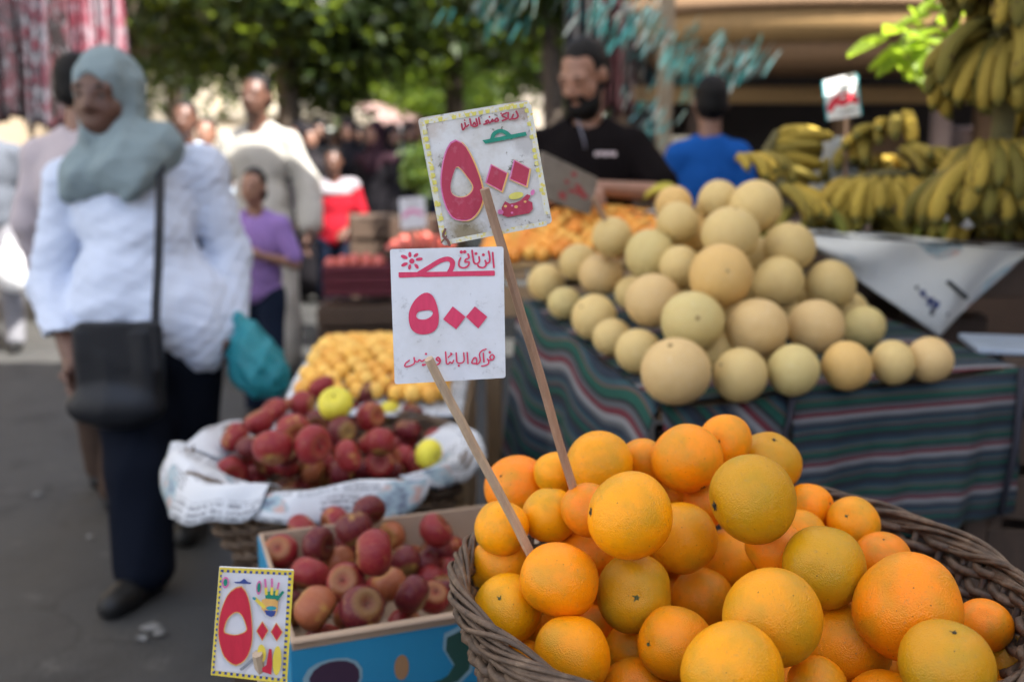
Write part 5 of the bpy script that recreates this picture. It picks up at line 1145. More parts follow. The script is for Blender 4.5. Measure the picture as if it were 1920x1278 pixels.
def face_parts(root, c, Fm, s=1.0, brow=BROW):
    T = lambda *p: Vector(np.array(c) + Fm @ (np.array(p) * s))
    for sg in (1, -1):
        e = MB(); m = IC2[0] * .0105 * s; e.add([T(sg * .032, -.0795, .0115) + Vector(p) for p in m], [tuple(f) for f in IC2[1]]); eo = e.build('eye', EYE_W, root, True)
        e = MB(); m = IC2[0] * .0062 * s; e.add([T(sg * .032, -.0862, .0115) + Vector(p) for p in m], [tuple(f) for f in IC2[1]]); e.build('iris', EYE_D, eo, True)
        MB().tube([T(sg * .012, -.0875, .03), T(sg * .03, -.0905, .037), T(sg * .05, -.081, .031)], [.0045 * s, .006 * s, .0035 * s], 6).build('eyebrow', brow, root, True)
def hair_prims(c, Fm, s=1.0, low=.0):
    T = lambda *p: tuple(np.array(c) + Fm @ (np.array(p) * s)); E = lambda p, r, *o: ('e', T(*p), tuple(np.array(r) * s), Fm) + o
    return [E((0, .026, .05), (.081, .096, .092)), E((0, .05, -.005 - low), (.078, .068, .07)), E((0, -.115, .0), (.085, .1, .094), '-'), E((.06, -.07, .07), (.03, .05, .04), '-'), E((-.06, -.07, .07), (.03, .05, .04), '-'), E((0, -.02, -.1), (.07, .09, .06), '-')]
def leg_set(J, rr): return [('c', J['hip' + q], J['knee' + q], rr[0], rr[1]) for q in 'LR'] + [('c', J['knee' + q], J['ank' + q], rr[1], rr[2]) for q in 'LR']
SHOE = simple('black_shoe_leather', (.008, .008, .008), .5, .2, 20, **{'Specular IOR Level': .3})
def person(label, px, d, h, yaw, skin, top, bottom=None, kind='tee', arms=None, hair='short', head_yaw=0, head_pitch=0, vox=.011, group=None, beard=False, scarf=None, stride=.12, zbase=0.0, fat=1.0, loc_=None, hands_vox=None, brow=BROW, seed=0, fold=.006):
    s = h / 1.75; p = at(px, 400, d) if loc_ is None else Vector(loc_); root = empty('person', (p.x, p.y, zbase), R(yaw)); tag(root, label, 'person', group)
    J = dict(hipL=(.09, 0, .9), hipR=(-.09, 0, .9), kneeL=(.1, -stride * .6, .48), kneeR=(-.1, stride * .2, .48), ankL=(.1, -stride, .085), ankR=(-.1, stride, .085), shL=(.18, .005, 1.385), shR=(-.18, .005, 1.385), elL=(.24, .03, 1.13), elR=(-.24, .03, 1.13), wrL=(.25, -.06, .89), wrR=(-.25, -.06, .89))
    if arms: J.update(arms)
    for q in J: J[q] = tuple(np.array(J[q]) * s)
    S = lambda *v: tuple(np.array(v) * s)
    hf = frame((math.sin(R(head_yaw)), -math.cos(R(head_yaw)), -math.sin(R(head_pitch)))); hc = np.array(S(0, -.015 - .03 * math.sin(R(head_pitch)), 1.635))
    sk = head_prims(hc, hf, s * 1.0, scarf is None) + [('c', S(0, .02, 1.42), tuple(hc + hf @ np.array([0, .015, -.06]) * s), .056 * s, .05 * s), ('e', S(0, 0, 1.27), S(.15 * fat, .09, .19)), ('e', S(0, 0, 1.02), S(.14 * fat, .09, .17)), ('e', S(0, .01, .92), S(.15 * fat, .1, .1))]
    for q in 'LR':
        sk += [('c', J['sh' + q], J['el' + q], .05 * s, .038 * s), ('c', J['el' + q], J['wr' + q], .038 * s, .026 * s)]
        dv = np.array(J['wr' + q]) - np.array(J['el' + q]); sk += hand_prims(J['wr' + q], dv + np.array([0, -.02, -.03]), (1 if q == 'R' else -1, -.3, 0) if arms is None else (0, .3, -1) if abs(dv[2]) < .12 else (1 if q == 'R' else -1, -.3, 0), s, .5, 1 if q == 'R' else -1)
    sk += leg_set(J, (.075 * s, .052 * s, .036 * s))
    for q in 'LR': a = np.array(J['ank' + q]); sk += [('c', tuple(a + S(0, .02, -.045)), tuple(a + S(0, -.14, -.055)), .032 * s, .026 * s)]
    obj('body', sdf_mesh('body', sk, skin, vox, .018 * s), root)
    face_parts(root, hc, hf, s, brow)
    torso = [('e', S(0, 0, 1.27), S(.185 * fat, .125 * fat, .2)), ('e', S(0, -.01, 1.05), S(.172 * fat, .13 * fat, .19)), ('c', J['shL'], J['shR'], .056 * s, .056 * s), ('c', S(.05, .02, 1.45), J['shL'], .05 * s, .055 * s), ('c', S(-.05, .02, 1.45), J['shR'], .05 * s, .055 * s), ('c', S(0, .015, 1.4), S(0, .01, 1.46), .075 * s, .066 * s)]
    neck = ('c', tuple(hc + hf @ np.array([0, .01, -.05]) * s), S(0, .005, 1.44), .06 * s, .06 * s, '-')
    G = []
    if kind in ('tee', 'polo'):
        G = torso + [('e', S(0, 0, .93), S(.18 * fat, .13 * fat, .1))]
        for q in 'LR': a, b = np.array(J['sh' + q]), np.array(J['el' + q]); G += [('c', tuple(a), tuple(a + (b - a) * .8), .066 * s, .067 * s)]
    elif kind in ('shirt', 'robe', 'abaya'):
        G = torso + [('e', S(0, 0, .93), S(.185 * fat, .14 * fat, .12))]; k = 1.25 if kind != 'shirt' else 1.0
        for q in 'LR':
            a, b, c = (np.array(J[z + q]) for z in ('sh', 'el', 'wr')); G += [('c', tuple(a), tuple(b), .066 * s, .06 * s * k), ('c', tuple(b), tuple(b + (c - b) * .95), .062 * s * k, .05 * s * k * k)]
        if kind != 'shirt':
            ll, lr = np.array(J['ankL']), np.array(J['ankR'])
            G += [('c', S(0, 0, .95), S(0, -.01, .3), .16 * s, .21 * s), ('c', S(.05, 0, .9), tuple(ll + S(0, 0, .07)), .14 * s, .15 * s), ('c', S(-.05, 0, .9), tuple(lr + S(0, 0, .07)), .14 * s, .15 * s)]
    G = [g_ for g_ in G] + [neck]
    if kind in ('robe', 'abaya'): G.append(('b', S(0, 0, -.05), S(.5, .5, .095), np.eye(3), '-'))
    for q in 'LR':
        if kind in ('tee', 'polo'):
            pass
    obj({'tee': 't_shirt', 'polo': 'polo_shirt', 'shirt': 'shirt', 'robe': 'robe', 'abaya': 'abaya'}[kind], sdf_mesh('garment', G, top, vox * 1.05, .03 * s, folds(fold, seed)), root)
    if bottom is not None and kind not in ('robe', 'abaya'):
        tr = [('e', S(0, 0, .93), S(.165 * fat, .12 * fat, .1))] + leg_set(J, (.1 * s, .078 * s, .068 * s)); obj('trousers', sdf_mesh('trousers', tr, bottom, vox * 1.1, .03 * s, folds(.005, seed + 1)), root)
    for q in 'LR': a = np.array(J['ank' + q]); obj('shoe', sdf_mesh('shoe', [('e', tuple(a + S(0, -.055, -.048)), S(.045, .13, .042)), ('c', tuple(a + S(0, .025, -.045)), tuple(a + S(0, .02, -.01)), .04 * s, .038 * s), ('b', tuple(a + S(0, 0, -.135)), S(.3, .4, .052), np.eye(3), '-')], SHOE, .011, .02), root)
    if hair and scarf is None: obj('hair', sdf_mesh('hair', hair_prims(hc, hf, s, .0 if hair == 'short' else .03), brow, vox, .012, folds(.003, 5, 60, 60)), root)
    if beard:
        T = lambda *p_: tuple(hc + hf @ (np.array(p_) * s)); obj('beard', sdf_mesh('beard', [('e', T(0, -.046, -.084), tuple(V3(.066, .066, .064) * s), hf), ('c', T(-.06, -.01, -.03), T(-.045, -.045, -.08), .016 * s, .02 * s), ('c', T(.06, -.01, -.03), T(.045, -.045, -.08), .016 * s, .02 * s), ('c', T(-.03, -.088, -.04), T(.03, -.09, -.04), .013 * s, .013 * s), ('e', T(0, -.099, -.06), (.022 * s, .012 * s, .009 * s), hf, '-')], brow, .007, .014, folds(.003, 9, 80, 80)), root)
    if scarf is not None:
        T = lambda *p_: tuple(hc + hf @ (np.array(p_) * s)); E = lambda p_, r, *o: ('e', T(*p_), tuple(np.array(r) * s), hf) + o
        sc = [E((0, .02, .03), (.093, .112, .112)), E((0, .03, -.06), (.085, .08, .08)), ('c', T(0, .0, -.1), S(0, .02, 1.44), .085 * s, .1 * s), ('c', J['shL'], J['shR'], .078 * s, .078 * s), ('e', S(0, -.05, 1.33), S(.13, .1, .13)), E((0, -.11, -.015), (.06, .08, .078), '-')]
        obj('head_scarf', sdf_mesh('head_scarf', sc, scarf, vox, .03, folds(.006, seed + 3, 20, 20)), root)
    return root, J, hc, hf, s
SKD = skin_mat('skin_dark', (.095, .046, .03)); SKM = skin_mat('skin_brown', (.21, .11, .072)); SKL = skin_mat('skin_tan', (.27, .145, .095))
DENIM = cloth('dark_denim', (.012, .018, .036)); BLACKC = cloth('black_cloth', (.006, .006, .006)); NAVY = cloth('navy_cloth', (.018, .024, .05))
# ---- vendor in black
VX, VD = 1112, 3.72
vp = at(1112, 300, VD)
vr, VJ, vhc, vhf, vs = person('bearded vendor in a black polo shirt looking down at his hands behind the apricots', VX, VD, 1.74, -16, SKL, cloth('black_polo', (.007, .0055, .006)), DENIM, 'polo',
    dict(elL=(.325, -.1, 1.22), wrL=(.11, -.33, 1.245), elR=(-.27, -.12, 1.16), wrR=(.03, -.36, 1.23)), 'short', -22, 30, .009, beard=True, fat=1.1, loc_=(vp.x - .03, vp.y, 0), seed=3)
lg = MB(); 
for k in range(5): lg.box((.075 + .016 * k, -.158 - .0 * k, 1.352 + .002 * (k % 2)), (.013, .004, .016 - .003 * (k % 2)))
lg.build('chest_logo', simple('logo_thread', (.5, .42, .44), .7), vr)
MB().tube([(.0, -.14, 1.47), (.03, -.165, 1.4), (.035, -.165, 1.37)], [.004, .004, .004], 6).build('button_placket', simple('button_grey', (.12, .12, .16), .5), vr, True)
# ---- youth in blue seen from behind
bp = at(1328, 300, 4.55)
person('youth in a blue t-shirt seen from behind beside the bananas', 0, 0, 1.68, 168, SKM, cloth('blue_cotton', (.012, .085, .34)), NAVY, 'tee', dict(shL=(.135, .005, 1.4), shR=(-.135, .005, 1.4), elL=(.19, -.02, 1.14), elR=(-.19, -.02, 1.14), wrL=(.17, -.12, .95), wrR=(-.17, -.12, .95)), 'short', 10, 0, .011, loc_=(bp.x, bp.y, 0), seed=8, fat=.8)
# ---- robe man, children, others
rp = at(492, 400, 6.1)
person('man in a loose off-white robe walking behind the girl in purple', 0, 0, 1.80, -6, SKD, cloth('offwhite_robe', (.36, .345, .31)), None, 'robe', dict(elR=(-.26, .02, 1.15), wrR=(-.26, -.08, .92), elL=(.28, .02, 1.14), wrL=(.31, -.06, .9)), 'short', -8, 0, .013, loc_=(rp.x, rp.y, 0), seed=12, fat=1.0, fold=.012)
gp = at(478, 400, 4.95)
person('girl in a purple t-shirt with her hands joined at her chest', 0, 0, 1.27, -4, SKL, cloth('purple_tee', (.27, .17, .42)), DENIM, 'tee', dict(elL=(.27, -.02, 1.12), wrL=(.06, -.2, 1.2), elR=(-.25, -.05, 1.12), wrR=(-.02, -.21, 1.22)), 'long', -5, 0, .009, loc_=(gp.x, gp.y, 0), seed=15)
ep = at(628, 400, 7.4)
er, _, _, _, es = person('boy in a red t-shirt with pale grey shoulders', 0, 0, 1.38, 10, SKD, cloth('red_cotton', (.3, .012, .022)), DENIM, 'tee', dict(elL=(.26, 0, 1.13), wrL=(.1, -.2, 1.02), elR=(-.25, .02, 1.13), wrR=(-.27, -.05, .9)), 'short', -10, 5, .011, loc_=(ep.x, ep.y, 0), seed=18)
S_ = lambda *v: tuple(np.array(v) * es)
obj('shoulder_panel', sdf_mesh('shoulder_panel', [('c', S_(-.17, 0, 1.42), S_(.17, 0, 1.42), .078 * es, .078 * es), ('e', S_(0, 0, 1.37), S_(.19, .132, .075)), ('c', S_(0, 0, 1.45), S_(0, 0, 1.6), .066 * es, .066 * es, '-')], cloth('pale_panel', (.26, .24, .26)), .011, .02), er)
kp = at(352, 300, 6.6)
person('short-haired boy in a pale blue shirt behind the woman\'s shoulder', 0, 0, 1.68, 12, SKD, cloth('pale_blue_shirt', (.5, .6, .72)), DENIM, 'shirt', None, 'short', -12, 0, .013, loc_=(kp.x, kp.y, 0), seed=21)
kp = at(390, 300, 7.4)
person('boy with a red collar half hidden by the boy in pale blue', 0, 0, 1.6, -8, SKM, cloth('white_red_shirt', (.6, .5, .5)), DENIM, 'tee', None, 'short', 8, 0, .013, loc_=(kp.x, kp.y, 0), seed=22)
wp = at(158, 300, 3.75)
person('man in a pale pink-white shirt seen from behind, walking past the woman', 0, 0, 1.70, 172, SKM, cloth('pinkish_white_shirt', (.42, .37, .39)), cloth('brown_trousers', (.06, .04, .03)), 'shirt', dict(elR=(.32, .0, 1.14), wrR=(.3, -.12, .95), elL=(-.32, 0, 1.14), wrL=(-.3, -.12, .95)) if False else None, 'short', 0, 0, .012, loc_=(wp.x, wp.y, 0), seed=24, fat=1.1)
lp_ = at(-18, 400, 6.9)
person('person in dark clothes at the lane\'s far side carrying a white plastic bag', 0, 0, 1.72, 20, SKL, cloth('grey_striped_jacket', (.09, .1, .12)), cloth('grey_trousers', (.2, .2, .22)), 'shirt', None, 'short', 0, 0, .014, loc_=(lp_.x, lp_.y, 0), seed=27)
# ---- crowd further down the lane
CR = [(565, 10.0, 1.66, 'abaya', (.016, .015, .018), (.018, .017, .02), 'woman in black with a black veil beside the boy in red'), (612, 12.0, 1.62, 'abaya', (.02, .018, .02), (.6, .5, .46), 'woman in black with a cream head scarf in the crowd'),
      (655, 9.6, 1.68, 'abaya', (.014, .013, .015), (.016, .015, .018), 'tall woman in a full black veil in the crowd'), (690, 12.5, 1.66, 'abaya', (.02, .02, .025), (.62, .42, .44), 'woman in black with a pink head scarf in the crowd'),
      (722, 10.2, 1.6, 'abaya', (.03, .04, .07), (.5, .52, .56), 'woman in navy with a light grey scarf in the crowd'), (758, 11.5, 1.66, 'abaya', (.02, .02, .022), (.4, .4, .42), 'woman in black with a white head scarf in the crowd'),
      (795, 9.8, 1.7, 'shirt', (.05, .055, .06), None, 'dark-haired man in a charcoal shirt in the crowd'), (585, 14.0, 1.7, 'shirt', (.4, .36, .33), None, 'man in a beige shirt far down the lane'), (740, 14.5, 1.7, 'shirt', (.1, .12, .16), None, 'man in a slate shirt far down the lane'), (640, 15.0, 1.62, 'abaya', (.04, .02, .03), (.55, .35, .35), 'woman with a rose scarf far down the lane'), (820, 12.4, 1.62, 'abaya', (.025, .02, .02), (.3, .22, .2), 'woman with a brown scarf in the crowd'), (548, 11.5, 1.66, 'abaya', (.012, .011, .013), (.014, .013, .016), 'woman in black behind the man in the robe'), (578, 9.0, 1.60, 'abaya', (.012, .011, .013), (.02, .018, .02), 'short woman in black close behind the boy in red'), (600, 10.6, 1.70, 'abaya', (.012, .011, .013), (.014, .014, .016), 'woman in black between two veiled figures'), (672, 11.0, 1.66, 'abaya', (.012, .011, .013), (.013, .013, .015), 'woman in black beyond the tall veiled one'), (705, 9.2, 1.64, 'abaya', (.012, .011, .013), (.03, .015, .02), 'woman in black with a dark plum scarf'), (735, 9.4, 1.62, 'abaya', (.012, .011, .013), (.016, .015, .018), 'woman in black near the dark slatted crate'), (770, 10.2, 1.66, 'abaya', (.012, .011, .013), (.02, .02, .025), 'woman in black near the herb bunch'), (632, 13.0, 1.66, 'abaya', (.012, .011, .013), (.3, .25, .24), 'woman in black with a taupe scarf'), (810, 11.0, 1.64, 'abaya', (.012, .011, .013), (.016, .015, .016), 'woman in black beyond the herb bunch')]
protos = {}
for k, (px, d, h, kd, tc_, sc_, lab) in enumerate(CR):
    p = at(px, 300, d); m1 = cloth('crowd_cloth', tc_); m2 = cloth('crowd_scarf', sc_) if sc_ else None
    if kd not in protos:
        protos[kd] = person(lab, 0, 0, 1.66, 0, SKM, m1, NAVY, kd, None, 'short', 0, 0, .018, 'people in the crowd down the lane', scarf=m2, loc_=(0, 0, 0), seed=30 + k)[0]; o = protos[kd]
    else:
        o = copy_tree(protos[kd]); o['label'] = lab
        for ch in o.children:
            if ch.name.split('.')[0] in ('abaya', 'shirt', 'head_scarf'):
                ch.data = ch.data.copy(); ch.data.materials[0] = m2 if ch.name.startswith('head') else m1
    o.location = (p.x, p.y, 0); o.rotation_euler = (0, 0, R((k * 67) % 90 - 45 + (180 if k % 3 == 1 and kd != 'abaya' else 0))); o.scale = (h / 1.66,) * 3
# ---- the woman walking past
base = at(285, 1000, 3.25); base.z = 0
wr = empty('person', base); tag(wr, 'woman in a light blue shirt and grey-green head scarf walking with a black shoulder bag', 'person')
W = lambda px, py, d: tuple(at(px, py, d) - base)
hc = np.array(W(200, 184, 3.1)); hf = frame((-.13, -1, -.08), (.04, 0, 1)); hs = 1.1
J = dict(shR=W(130, 342, 3.24), elR=W(98, 535, 3.27), wrR=W(140, 690, 3.06), shL=W(378, 318, 3.26), elL=W(428, 480, 3.34), wrL=W(430, 612, 3.22), hipR=W(238, 660, 3.24), kneeR=W(262, 880, 3.12), ankR=W(272, 1060, 3.1), hipL=W(345, 660, 3.24), kneeL=W(352, 830, 3.36), ankL=W(364, 948, 3.64))
sk = head_prims(hc, hf, hs, False) + [('c', W(222, 300, 3.22), tuple(hc + hf @ np.array([0, .015, -.06])), .06, .055), ('e', W(258, 420, 3.25), (.16, .1, .2)), ('e', W(280, 580, 3.25), (.17, .11, .18))]
for q in 'LR': sk += [('c', J['sh' + q], J['el' + q], .055, .042), ('c', J['el' + q], J['wr' + q], .042, .029)]
sk += hand_prims(J['wrR'], np.array(W(150, 745, 3.02)) - np.array(J['wrR']), (.9, -.5, 0), 1.02, .35, 1) + hand_prims(J['wrL'], (.05, -.05, -1), (-1, -.2, 0), 1.0, .9, -1)
sk += leg_set(J, (.08, .055, .04))
obj('body', sdf_mesh('body', sk, SKD, .0065, .018), wr); face_parts(wr, hc, hf, hs)
TT = lambda *p_: tuple(hc + hf @ (np.array(p_) * hs))
lipo = sdf_mesh('lips', [('c', TT(-.02, -.0835, -.0565), TT(0, -.0885, -.055), .0035, .006), ('c', TT(.02, -.0835, -.0565), TT(0, -.0885, -.055), .0035, .006), ('c', TT(-.017, -.083, -.0655), TT(0, -.0875, -.068), .004, .0065), ('c', TT(.017, -.083, -.0655), TT(0, -.0875, -.068), .004, .0065)], simple('lip_dark', (.13, .05, .042), .45), .0032, .004); obj('lips', lipo, wr)
shirt = [('e', W(255, 400, 3.24), (.2, .15, .2)), ('e', W(262, 440, 3.17), (.16, .1, .11)), ('e', W(268, 525, 3.24), (.215, .175, .19)), ('e', W(240, 570, 3.24), (.19, .17, .13)), ('e', W(335, 590, 3.24), (.185, .18, .19)), ('e', W(372, 620, 3.22), (.12, .14, .15)),
  ('c', J['shR'], J['shL'], .07, .07), ('c', W(225, 320, 3.24), W(222, 300, 3.24), .1, .085), ('c', W(235, 305, 3.24), J['shL'], .07, .075), ('c', W(215, 305, 3.24), J['shR'], .07, .075), ('e', W(310, 335, 3.25), (.13, .11, .08)),
  ('c', J['shR'], J['elR'], .076, .076), ('c', J['elR'], J['wrR'], .078, .056), ('c', J['shL'], J['elL'], .076, .076), ('c', J['elL'], J['wrL'], .078, .058),
  ('b', tuple(np.array(W(180, 690, 3.15))), (.16, .3, .125), np.eye(3), '-')]
SHB = cloth('pale_blue_shirt_cotton', (.52, .58, .7))
def shirt_folds(X, Y, Z): return folds(.004, 2, 9, 13)(X, Y, Z) + folds(.006, 6, 22, 26)(X, Y, Z) + folds(.0045, 9, 48, 30)(X, Y, Z)
obj('shirt', sdf_mesh('shirt', shirt, SHB, .0075, .026, shirt_folds), wr)
tr = [('e', W(290, 650, 3.25), (.19, .15, .13)), ('c', W(238, 670, 3.24), J['kneeR'], .125, .1), ('c', J['kneeR'], tuple(np.array(J['ankR']) + V3(0, 0, .0)), .1, .092), ('c', W(345, 670, 3.24), J['kneeL'], .125, .1), ('c', J['kneeL'], J['ankL'], .1, .088)]
obj('trousers', sdf_mesh('trousers', tr, cloth('navy_trousers', (.006, .008, .014)), .01, .04, folds(.01, 5, 7, 14)), wr)
for q, dr_ in (('R', (-.3, -1)), ('L', (.1, -1))):
    a = np.array(J['ank' + q]); a[2] = .075; dd = V3(dr_[0], dr_[1], 0); dd /= np.linalg.norm(dd)
    pr = [('c', tuple(a + dd * -.03 + V3(0, 0, -.035)), tuple(a + dd * .15 + V3(0, 0, -.042)), .045, .04), ('c', tuple(a + V3(0, 0, -.02)), tuple(a + V3(0, 0, .03)), .045, .046), ('c', tuple(a + dd * .1 + V3(0, 0, -.042)), tuple(a + dd * .16 + V3(0, 0, -.046)), .05, .04), ('b', tuple(a + V3(0, 0, -.175)), (.4, .4, .1), np.eye(3), '-')]
    obj('shoe', sdf_mesh('shoe', pr, SHOE, .008, .025), wr)
E = lambda p_, r, *o: ('e', TT(*p_), tuple(np.array(r) * hs), hf) + o
sc = [E((0, .022, .035), (.094, .116, .108)), E((0, .03, -.06), (.086, .085, .085)), ('c', TT(0, .0, -.1), W(225, 300, 3.24), .09, .105), ('c', W(150, 312, 3.2), W(300, 285, 3.16), .06, .07), ('c', W(235, 262, 3.08), W(298, 262, 3.14), .05, .055),
      ('e', W(180, 322, 3.13), (.1, .07, .085)), ('e', W(250, 310, 3.1), (.095, .07, .075)), ('c', W(142, 325, 3.15), W(128, 358, 3.13), .05, .035), ('e', W(165, 335, 3.1), (.07, .045, .05)), ('c', W(225, 320, 3.07), W(238, 365, 3.05), .075, .022), ('c', W(270, 300, 3.08), W(252, 342, 3.05), .06, .04),
      E((0, -.115, -.012), (.063, .085, .085), '-')]
obj('head_scarf', sdf_mesh('head_scarf', sc, cloth('sage_scarf', (.2, .255, .27)), .007, .045, lambda X, Y, Z: folds(.011, 4, 7, 42)(X, Y, Z) + folds(.006, 14, 30, 14)(X, Y, Z)), wr)
# her bags
bb = Vector(W(222, 702, 2.98)) + base
sb = empty('shoulder_bag', (bb.x, bb.y, bb.z - .17)); tag(sb, 'black leather shoulder bag hanging at the woman\'s hip', 'bag'); q0 = sb.location
Q = lambda px, py, d: tuple(at(px, py, d) - q0)
LEA = simple('black_leather', (.007, .008, .011), .45, .3, 20, 120, .3, **{'Specular IOR Level': .3})
obj('pouch', sdf_mesh('pouch', [('b', Q(226, 690, 2.985), (.125, .05, .14), np.eye(3)), ('e', Q(215, 762, 2.985), (.145, .055, .07))], LEA, .008, .03, folds(.006, 3, 9, 9)), sb)
obj('front_flap', sdf_mesh('front_flap', [('b', Q(226, 650, 2.935), (.122, .012, .075), np.eye(3))], LEA, .006, .01, folds(.003, 8, 9, 9)), sb)
def strap(pts, wd, name, mat, root, q0_):
    mb = MB(); P = [Vector(p) for p in pts]
    for i in range(len(P)): P[i] -= q0_
    P = [Vector(p) for p in np.array([tuple(p) for p in P])]
    n = len(P); vs = []
    for i in range(n): vs += [P[i] + Vector((-wd / 2, 0, 0)), P[i] + Vector((wd / 2, 0, 0)), P[i] + Vector((wd / 2, .006, 0)), P[i] + Vector((-wd / 2, .006, 0))]
    fs = [(i * 4 + k, i * 4 + (k + 1) % 4, i * 4 + 4 + (k + 1) % 4, i * 4 + 4 + k) for i in range(n - 1) for k in range(4)]
    return mb.add(vs, fs).build(name, mat, root, False)
strap([at(290, 640, 2.99), at(292, 570, 2.99), at(296, 500, 2.99), at(298, 430, 2.985), at(299, 370, 3.02), at(300, 310, 3.07), at(302, 282, 3.12), at(304, 272, 3.2), at(304, 284, 3.32), at(300, 350, 3.45), at(292, 480, 3.46), at(285, 620, 3.4), at(250, 660, 3.2)], .026, 'strap', LEA, sb, q0)
tb = at(484, 680, 3.2); tbo = empty('plastic_bag', (tb.x, tb.y, tb.z - .12)); tag(tbo, 'bulging teal plastic shopping bag hanging from the woman\'s hand', 'bag'); q1 = tbo.location; Q1 = lambda px, py, d: tuple(at(px, py, d) - q1)
def plastic(name, col, tl):
    t = NT(name); c = t.mix(t.noise(9.0, 4), lerp3(col, .7), lerp3(col, 1.25)); t.out(c, .28, t.bump(t.noise(24.0, 5, .6, None, 1.0), .8, .015))
    tr_ = t.new('BsdfTranslucent'); t.l.new(c, tr_.inputs[0]); mx = t.new('MixShader'); mx.inputs[0].default_value = tl
    t.l.new(t.b.outputs[0], mx.inputs[1]); t.l.new(tr_.outputs[0], mx.inputs[2]); t.l.new(mx.outputs[0], t.n['Material Output'].inputs[0]); return t.m
TEAL = plastic('teal_plastic', (.04, .36, .42), .4); WPL = plastic('white_plastic', (.75, .76, .78), .35)
obj('pouch', sdf_mesh('pouch', [('e', Q1(486, 690, 3.2), (.088, .08, .088)), ('e', Q1(462, 660, 3.2), (.065, .06, .09)), ('e', Q1(505, 700, 3.2), (.062, .07, .075)), ('c', Q1(462, 630, 3.2), Q1(450, 600, 3.18), .05, .024)], TEAL, .007, .025, lambda X, Y, Z: folds(.02, 13, 26, 22)(X, Y, Z) + folds(.01, 23, 55, 50)(X, Y, Z)), tbo)
MB().tube([Q1(452, 610, 3.19), Q1(444, 585, 3.2), Q1(432, 640, 3.2), Q1(452, 650, 3.2)], [.012, .008, .008, .012], 6).build('handle', TEAL, tbo, True)
wb = at(22, 500, 6.75); wbo = empty('plastic_bag', (wb.x, wb.y, wb.z - .15)); tag(wbo, 'white plastic bag carried low by the person in dark clothes', 'bag')
obj('pouch', sdf_mesh('pouch', [('e', (0, 0, .13), (.13, .1, .14)), ('e', (.03, 0, .06), (.1, .09, .08)), ('c', (0, 0, .24), (-.01, 0, .34), .05, .02)], WPL, .012, .03, folds(.016, 17, 20, 18)), wbo)
# ------------------------------------------------------------ tinsel, twig, clothes, crates down the lane, odds and ends
def tinsel_mat():
    t = NT('teal_foil'); g_ = t.new('NewGeometry'); c = t.ramp(g_.outputs['Random Per Island'], [(0, (.02, .3, .28)), (.5, (.1, .45, .42)), (.8, (.4, .55, .5)), (1, (.7, .68, .6))])
    return t.out(c, .3, Metallic=.35)
M['foil'] = tinsel_mat()
def garland(label, a, b, n, ln, seed, lean=(-.5, 0, -1)):
    rg = random.Random(seed); mid = (a + b) / 2; o = empty('tinsel_garland', mid); tag(o, label, 'garland', 'teal foil garlands over the stalls')
    f = lambda t: a + (b - a) * t - Vector((0, 0, .12 * math.sin(math.pi * t))) - mid
    MB().tube([f(i / 14) for i in range(15)], .003, 5).build('cord', M['stem'], o)
    mb = MB()
    for i in range(n):
        p = f(rg.random()) + Vector((rg.gauss(0, .05), rg.gauss(0, .12), rg.gauss(0, .07))); d = Vector(lean) + Vector((rg.uniform(-.35, .35), rg.uniform(-.4, .4), rg.uniform(-.2, .2))); d = d.normalized() * ln * rg.uniform(.4, 1.1); s_ = Vector((rg.uniform(-1, 1), rg.uniform(-1, 1), .2)).normalized() * rg.uniform(.0025, .007)
        q = [p, p + d * .5 + s_ * .4, p + d]; mb.add([q[0] - s_, q[0] + s_, q[1] + s_, q[1] - s_, q[2] + s_ * .6, q[2] - s_ * .6], [(0, 1, 2, 3), (3, 2, 4, 5)])
    x = mb.build('foil_strips', M['foil'], o); x['kind'] = 'stuff'
garland('teal foil garland drooping beside the tan wooden post', at(1210, 40, 4.7), at(1425, 90, 4.9), 230, .1, 1)
garland('thin teal foil garland above the vendor\'s head', at(1060, -40, 4.6), at(1230, 0, 4.8), 80, .1, 2)
garland('teal foil garland hanging low behind the vendor\'s shoulder', at(1195, 130, 4.9), at(1260, 230, 4.9), 50, .09, 3, (-.6, 0, -1))
garland('pale teal foil garland at the edge of the green tree', at(880, -30, 5.2), at(1000, 0, 5.0), 60, .12, 4)
# the sunlit twig by the bananas
tw = at(1760, 40, 2.9); to = empty('leafy_twig', tw); tag(to, 'lime green leafy twig catching the sun above the bananas', 'twig')
rg_ = np.random.default_rng(5); pts_ = [at(1815, -70, 3.0) - tw, at(1765, 30, 2.92) - tw, at(1715, 75, 2.9) - tw, at(1670, 95, 2.9) - tw]
MB().tube(pts_, [.008, .006, .004, .002], 6).build('branch', M['bark'], to, True)
MB().tube([at(1765, 30, 2.92) - tw, at(1730, 100, 2.88) - tw], [.004, .002], 6).build('branch', M['bark'], to, True)
M['leaf_sun'] = leafy('leaf_sunlit', (.2, .32, .025), (.3, .42, .04), .55)  # lit leaf copy, sunlight put into the lighter green
LM = grid_sheet(lambda u, v: Vector(((u - .5) * .05 * math.sin(math.pi * min(.98, max(.02, v))) ** .8, v * .085, .01 * (u - .5) ** 2 * 4 - .012 * v * v)), 4, 6, 'leaf', M['leaf_sun'], to); me_ = LM.data; first = True
